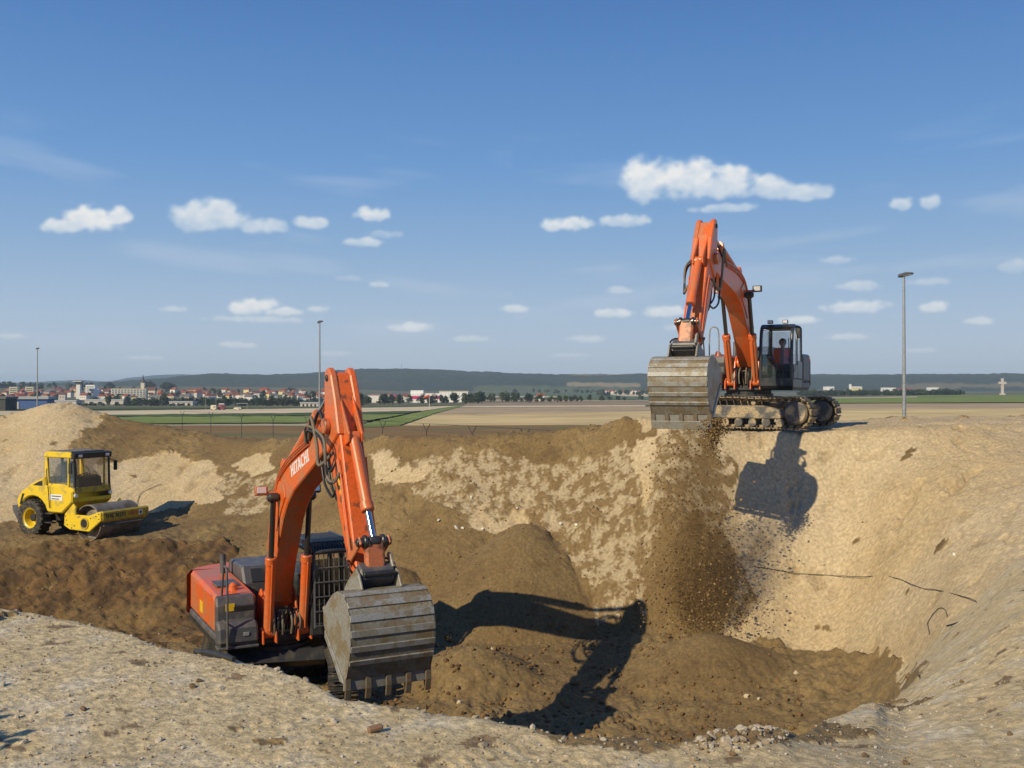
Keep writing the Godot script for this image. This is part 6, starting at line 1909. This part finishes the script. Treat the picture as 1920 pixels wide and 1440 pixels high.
	part(t, "shaft", Shape.new().rod(Vector3(0, -6, 0), Vector3(0, 30, 0), 0.9, 6).mesh(), plain(0.2, 0.2, 0.22, 0.6))
	part(t, "antenna", Shape.new().rod(Vector3(0, 29, 0), Vector3(0, 36, 0), 0.4, 6).mesh(), plain(0.3, 0.1, 0.1, 0.6))
	# windsock
	t = far_thing("windsock", "orange windsock on a pole before the white hall", "windsock", -0.083, 560.0)
	part(t, "pole", Shape.new().rod(Vector3(0, -0.2, 0), Vector3(0, 8.2, 0), 0.12, 8).mesh(), walls[0])
	part(t, "sock", Shape.new().lathe([Vector2(0.55, 0.0), Vector2(0.5, 1.2), Vector2(0.38, 2.4), Vector2(0.26, 3.6), Vector2(0.24, 3.6), Vector2(0.35, 2.4), Vector2(0.47, 1.2), Vector2(0.53, 0.0)], Vector3(-0.15, 7.9, 0), Vector3(-1, -0.42, 0.2), 12).mesh(), plain(0.62, 0.12, 0.02, 0.7))
	# approach light portals
	for q in [[-0.3025, 620.0, 6.5, 8.0, "tall portal frame of the airfield before the town"], [-0.271, 600.0, 6.0, 3.8, "low portal frame of the airfield before the town"]]:
		t = far_thing("portal_frame", q[4], "frame", q[0], q[1])
		for s in [-1.0, 1.0]:
			part(t, "post", Shape.new().rod(Vector3(s * q[2] * 0.5, -0.2, 0), Vector3(s * q[2] * 0.5, q[3], 0), 0.13, 8).mesh(), mat.galvanised)
		part(t, "beam", Shape.new().box(Vector3(0, q[3], 0), Vector3(q[2] + 1.0, 0.3, 0.3), Basis(), 0.02).mesh(), mat.galvanised)
	# vehicles on the far field edge
	for q in [[-0.2995, 548.0, 3.0, 2.7, 0, "cream box van parked on the field edge"], [-0.2915, 550.0, 3.6, 3.4, 1, "white and dark red van parked beside the cream van"], [-0.2755, 552.0, 4.0, 1.4, 0, "low pale car parked right of the two vans"]]:
		t = far_thing("parked_vehicle", q[5], "vehicle", q[0], q[1])
		var low: bool = q[3] < 2.0
		part(t, "body", Shape.new().prism([Vector2(-0.9, 0.35), Vector2(0.9, 0.35), Vector2(0.9, q[3] * 0.55), Vector2(0.6, q[3]), Vector2(-0.6, q[3]), Vector2(-0.9, q[3] * 0.55)], -q[2] * 0.5, q[2] * 0.5 - (0.0 if low else 0.0), 0.08).mesh(), walls[1] if q[4] == 0 else plain(0.16, 0.05, 0.06, 0.5))
		part(t, "roof", Shape.new().box(Vector3(0, q[3] + 0.06, 0), Vector3(q[2] * 0.8, 0.5 if q[4] == 1 else 0.12, 1.2), Basis(), 0.03).mesh(), white)
		part(t, "window", Shape.new().box(Vector3(q[2] * 0.2, q[3] * 0.68, 0.82), Vector3(q[2] * 0.3, q[3] * 0.2, 0.2), Basis(Vector3.RIGHT, -0.2), 0.01).mesh(), glass)
		for s in [-1.0, 1.0]:
			for w in [-1.0, 1.0]:
				part(t, "wheel", Shape.new().rod(Vector3(s * q[2] * 0.33, 0.33, w * 0.75), Vector3(s * q[2] * 0.33, 0.33, w * 0.95), 0.34, 12).mesh(), mat.rubber)


# ---------------------------------------------------------------- stones, clods, falling soil
func rock(seed_: int, detail := 1) -> ArrayMesh:
	var r := RandomNumberGenerator.new()
	r.seed = seed_
	var src := SphereMesh.new()
	src.radius = 0.5
	src.height = 1.0
	src.radial_segments = 6 if detail == 0 else 9
	src.rings = 3 if detail == 0 else 5
	var arr := src.get_mesh_arrays()
	var v: PackedVector3Array = arr[Mesh.ARRAY_VERTEX]
	var ix: PackedInt32Array = arr[Mesh.ARRAY_INDEX]
	var n := noise(seed_, 1.1, 2)
	var cuts := []
	for k in 6:
		cuts.append([Vector3(r.randfn(), r.randfn(), r.randfn()).normalized(), r.randf_range(0.30, 0.44)])
	var sq := Vector3(r.randf_range(0.8, 1.25), r.randf_range(0.6, 0.85), r.randf_range(0.8, 1.2))
	for i in v.size():
		var p := v[i]
		p *= 1.0 + 0.35 * n.get_noise_3dv(p * 1.3)
		for c in cuts:
			var d: float = p.dot(c[0])
			if d > c[1]:
				p -= c[0] * (d - c[1])
		v[i] = p * sq
	var st := SurfaceTool.new()
	st.begin(Mesh.PRIMITIVE_TRIANGLES)
	st.set_smooth_group(-1)
	for i in ix:
		st.add_vertex(v[i])
	st.generate_normals()
	return st.commit()


func strewn(called: String, label: String, m: Mesh, spots: Array, cols: Array) -> void:
	# what nobody could count: one object
	var mm := MultiMesh.new()
	mm.transform_format = MultiMesh.TRANSFORM_3D
	mm.use_colors = true
	mm.mesh = m
	mm.instance_count = spots.size()
	for i in spots.size():
		mm.set_instance_transform(i, spots[i])
		mm.set_instance_color(i, cols[i])
	var o := MultiMeshInstance3D.new()
	o.name = numbered(called)
	o.multimesh = mm
	o.material_override = mat.clod
	add_child(o)
	o.set_meta("label", label)
	o.set_meta("kind", "stuff")


func lying(p: Vector2, s: float, r: RandomNumberGenerator, sink := 0.25) -> Transform3D:
	var b := Basis.from_euler(Vector3(r.randf_range(-0.5, 0.5), r.randf() * TAU, r.randf_range(-0.5, 0.5))).scaled_local(Vector3.ONE * s)
	return Transform3D(b, Vector3(p.x, ground(p.x, p.y) + s * (0.35 - sink), p.y))


func build_small_things() -> void:
	var r := RandomNumberGenerator.new()
	r.seed = 91
	var rocks := []
	for k in 6:
		rocks.append(rock(500 + k))
	# heap of rubble on the near rim
	var heap := PackedVector2Array()
	for k in range(0, RUBBLE.size(), 2):
		heap.append(Vector2(RUBBLE[k], RUBBLE[k + 1]))
	var box := Rect2(heap[0], Vector2.ZERO)
	for v in heap:
		box = box.expand(v)
	var made := 0
	while made < 170:
		var p := box.position + Vector2(r.randf(), r.randf()) * box.size
		if not Geometry2D.is_point_in_polygon(p, heap):
			continue
		made += 1
		var s := 0.014 + 0.05 * pow(r.randf(), 2.2)
		single("rubble_stone", rocks[made % 6], [mat.stone, mat.stone_dull, mat.stone_dull, mat.stone_brown][r.randi() % 4 if made % 3 else 0], "pale limestone chunk in the rubble heap on the near rim", "stone", lying(p, s, r), "rubble heap on the near rim")
	# stones along the rim and scattered over the gravel
	for k in 60:
		var t := r.randf_range(-0.5, 0.25)
		var s := section_at(t)
		var d: float = s[4] - absf(r.randfn()) * 0.3 + 0.03
		single("rim_stone", rocks[k % 6], mat.stone if k % 3 == 0 else mat.stone_dull, "pale stone lying along the edge of the near rim", "stone", lying(Vector2(t * d, -d), 0.015 + 0.05 * pow(r.randf(), 2.0), r, 0.3), "stones along the near rim")
	for k in 90:
		var d := r.randf_range(5.6, 9.6)
		var t := r.randf_range(-0.55, 0.55)
		if d > section_at(t)[4] - 0.1:
			continue
		var dirt := r.randf() < 0.35
		single("gravel_stone" if not dirt else "earth_clod", rocks[k % 6], mat.stone_brown if dirt else mat.stone, "brown lump of earth lying on the gravel in the foreground" if dirt else "pale stone lying on the gravel in the foreground", "clod" if dirt else "stone", lying(Vector2(t * d, -d), r.randf_range(0.02, 0.06), r), "lumps on the foreground gravel" if dirt else "stones on the foreground gravel")
	single("brick_fragment", Shape.new().box(Vector3.ZERO, Vector3(0.1, 0.035, 0.05), Basis(), 0.01).mesh(), mat.brick, "broken reddish brick lying on the gravel near the rim", "brick", Transform3D(Basis.from_euler(Vector3(0.1, 0.5, 0.12)), Vector3(-0.88, ground(-0.88, -6.42) + 0.025, -6.42)))
	# pale lumps on the faces
	for k in range(0, WHITE_SCRAPS.size(), 2):
		var x: float = WHITE_SCRAPS[k]
		var z: float = WHITE_SCRAPS[k + 1]
		single("white_lump", rocks[(k / 2) % 6], mat.scrap, "small white lump stuck in the pit face", "stone", Transform3D(Basis.from_euler(Vector3(0.4 * k, 0.7 * k, 0.3)).scaled_local(Vector3(0.1, 0.1, 0.2) if k < 4 else Vector3.ONE * 0.1), Vector3(x, ground(x, z) + 0.05, z)), "white lumps in the pit faces")
	# cables
	for q in [[CABLE_PATH, "black cable running across the sand face of the pit", 0.008], [CABLE_LOOP, "loose loop of black cable at the right end of the sand face", 0.008], [WIRE_PATH, "thin wire on the slope behind the compactor", 0.01]]:
		var pts := []
		for k in range(0, q[0].size(), 3):
			pts.append(Vector3(q[0][k], q[0][k + 1], q[0][k + 2]))
		pts = bend(pts, 6)
		# slide each point along z until it lies on the face
		for i in pts.size():
			var best: Vector3 = pts[i]
			var miss := 1e9
			for j in 81:
				var z: float = pts[i].z + (j - 40) * 0.03
				var off := absf(ground(pts[i].x, z) - pts[i].y) + absf(j - 40.0) * 0.0004
				if off < miss:
					miss = off
					best = Vector3(pts[i].x, ground(pts[i].x, z), z)
			pts[i] = best
		var span: int = mini(9, pts.size() / 12)
		var zs := []
		for i in pts.size():
			var sum := 0.0
			for j in range(-span, span + 1):
				sum += pts[clampi(i + j, 0, pts.size() - 1)].z
			zs.append(sum / (span * 2 + 1))
		for i in pts.size():
			pts[i] = Vector3(pts[i].x, ground(pts[i].x, zs[i]), zs[i] + 0.015)
		var ys := []
		for i in pts.size():
			var sum := 0.0
			for j in range(-span, span + 1):
				sum += pts[clampi(i + j, 0, pts.size() - 1)].y
			ys.append(sum / (span * 2 + 1))
		for i in pts.size():
			pts[i].y = ys[i] + 0.03
		single("cable", Shape.new().tube(pts, q[2], 6).mesh(), mat.hose, q[1], "cable")
	var b0 := Vector3(IRON_BAR[0], ground(IRON_BAR[0], IRON_BAR[1]) + 0.03, IRON_BAR[1])
	var b1 := Vector3(IRON_BAR[2], ground(IRON_BAR[2], IRON_BAR[3]) + 0.03, IRON_BAR[3])
	single("iron_bar", Shape.new().tube(bend([b0, b0.lerp(b1, 0.4) + Vector3(0, 0.015, 0), b1], 4), 0.022, 8).mesh(), mat.dark, "dark iron bar lying on the edge of the near rim", "bar")
	# crumbs of soil and grit, too many to count
	var small := rock(600, 0)
	var spots := []
	var cols := []
	for k in 9000:
		var d := r.randf_range(5.2, 11.0)
		var t := r.randf_range(-0.62, 0.62)
		var sec := section_at(t)
		if d > sec[4] + 0.15 and t < 0.33:
			continue
		var s := 0.006 + 0.022 * pow(r.randf(), 4.0)
		spots.append(lying(Vector2(t * d, -d), s, r, 0.15))
		var g := r.randf_range(0.7, 1.15)
		cols.append(Color(0.36, 0.285, 0.19) * g if r.randf() < 0.7 else Color(0.46, 0.42, 0.36) * g)
	strewn("grit", "fine grit scattered over the foreground gravel", small, spots, cols)
	spots = []
	cols = []
	for k in 16000:
		var d := r.randf_range(15.0, 33.0)
		var t := r.randf_range(-0.55, 0.40)
		if (t > 0.18 and d > 21.5 or t > 0.29 and d > 16.0) and r.randf() < 0.985:
			continue
		if d > 25.5 and r.randf() < 0.6:
			continue
		var s := 0.02 + (0.13 if d < 25.0 else 0.07) * pow(r.randf(), 5.0)
		spots.append(lying(Vector2(t * d, -d), s, r, 0.2))
		var g := r.randf_range(0.7, 1.2)
		cols.append(Color(0.165, 0.10, 0.042) * g if r.randf() < 0.975 else Color(0.45, 0.37, 0.26) * g)
	strewn("soil_crumbs", "loose crumbs of soil over the pit floor and faces", small, spots, cols)
	falling_soil(r, small)
	shade_bush()


func falling_soil(r: RandomNumberGenerator, small: Mesh) -> void:
	# soil pouring out of the upper bucket: a curtain that widens and thins on its way down
	var spots := []
	var cols := []
	var n := noise(71, 1.3, 3)
	var top := Vector3(4.15, 5.7, -23.9)
	var k := 0
	while k < 95000:
		var f := pow(r.randf(), 0.6)
		var y := lerpf(5.9, 0.9, f)
		var wide := lerpf(0.62, 1.0, f)
		var x: float = top.x + r.randfn() * wide * 0.68 + f * 0.4
		var z: float = top.z + r.randfn() * lerpf(0.3, 0.7, f)
		k += 1
		var dens := n.get_noise_3d(x * 4.0, y * 0.5, z * 3.0)
		if dens < r.randf_range(-0.1, 0.5) - f * 0.12:
			continue
		if y < ground(x, z) + 0.02:
			continue
		var s := 0.004 + 0.008 * r.randf() + 0.06 * pow(r.randf(), 30.0)
		spots.append(Transform3D(Basis.from_euler(Vector3(r.randf() * 6.0, r.randf() * 6.0, r.randf() * 6.0)).scaled_local(Vector3(s, s * r.randf_range(1.0, 1.8), s)), Vector3(x, y, z)))
		var g := r.randf_range(0.7, 1.3)
		cols.append(Color(0.23, 0.15, 0.065) * g)
	for j in 2600:
		var y := 5.95 - absf(r.randfn()) * 0.4
		var x := 4.72 + r.randfn() * 0.13
		var z := -23.45 + r.randfn() * 0.12
		var s := 0.01 + 0.05 * pow(r.randf(), 3.0)
		spots.append(Transform3D(Basis.from_euler(Vector3(r.randf() * 6.0, r.randf() * 6.0, r.randf() * 6.0)).scaled_local(Vector3.ONE * s), Vector3(x, y, z)))
		cols.append(Color(0.22, 0.14, 0.06) * r.randf_range(0.7, 1.2))
	for q in [[4.45, 3.0, -23.9, 2.2, 4.6, 1.6, 0.22], [4.55, 2.3, -23.9, 1.5, 3.2, 1.2, 0.40], [4.4, 4.6, -23.8, 0.9, 3.0, 0.8, 0.35]]:
		var dust := FogVolume.new()
		dust.name = numbered("dust_cloud")
		dust.shape = RenderingServer.FOG_VOLUME_SHAPE_ELLIPSOID
		dust.size = Vector3(q[3], q[4], q[5])
		dust.position = Vector3(q[0], q[1], q[2])
		var air := FogMaterial.new()
		air.density = q[6]
		air.albedo = Color(0.66, 0.52, 0.35)
		dust.material = air
		add_child(dust)
		dust.set_meta("label", "brown dust hanging in the falling soil")
		dust.set_meta("kind", "stuff")
	strewn("falling_soil", "brown soil falling from the bucket of the upper excavator", small, spots, cols)


func shade_bush() -> void:
	# the shrub left of the view whose shadow falls into the lower left corner
	var at := Vector3(-5.3, 0, -4.65)
	at.y = ground(at.x, at.z)
	var b := thing("shrub", "leafy shrub on the near rim left of the view", "shrub", at)
	var leaf := plain(0.05, 0.08, 0.022, 0.7)
	leaf.vertex_color_use_as_albedo = true
	part(b, "crown", leafy(900, 1.7, 1.5, 2600, 0.05, 0.05), leaf)
	part(b, "trunk", trunk_mesh(1.5, 0.04), plain(0.06, 0.045, 0.03, 0.9))
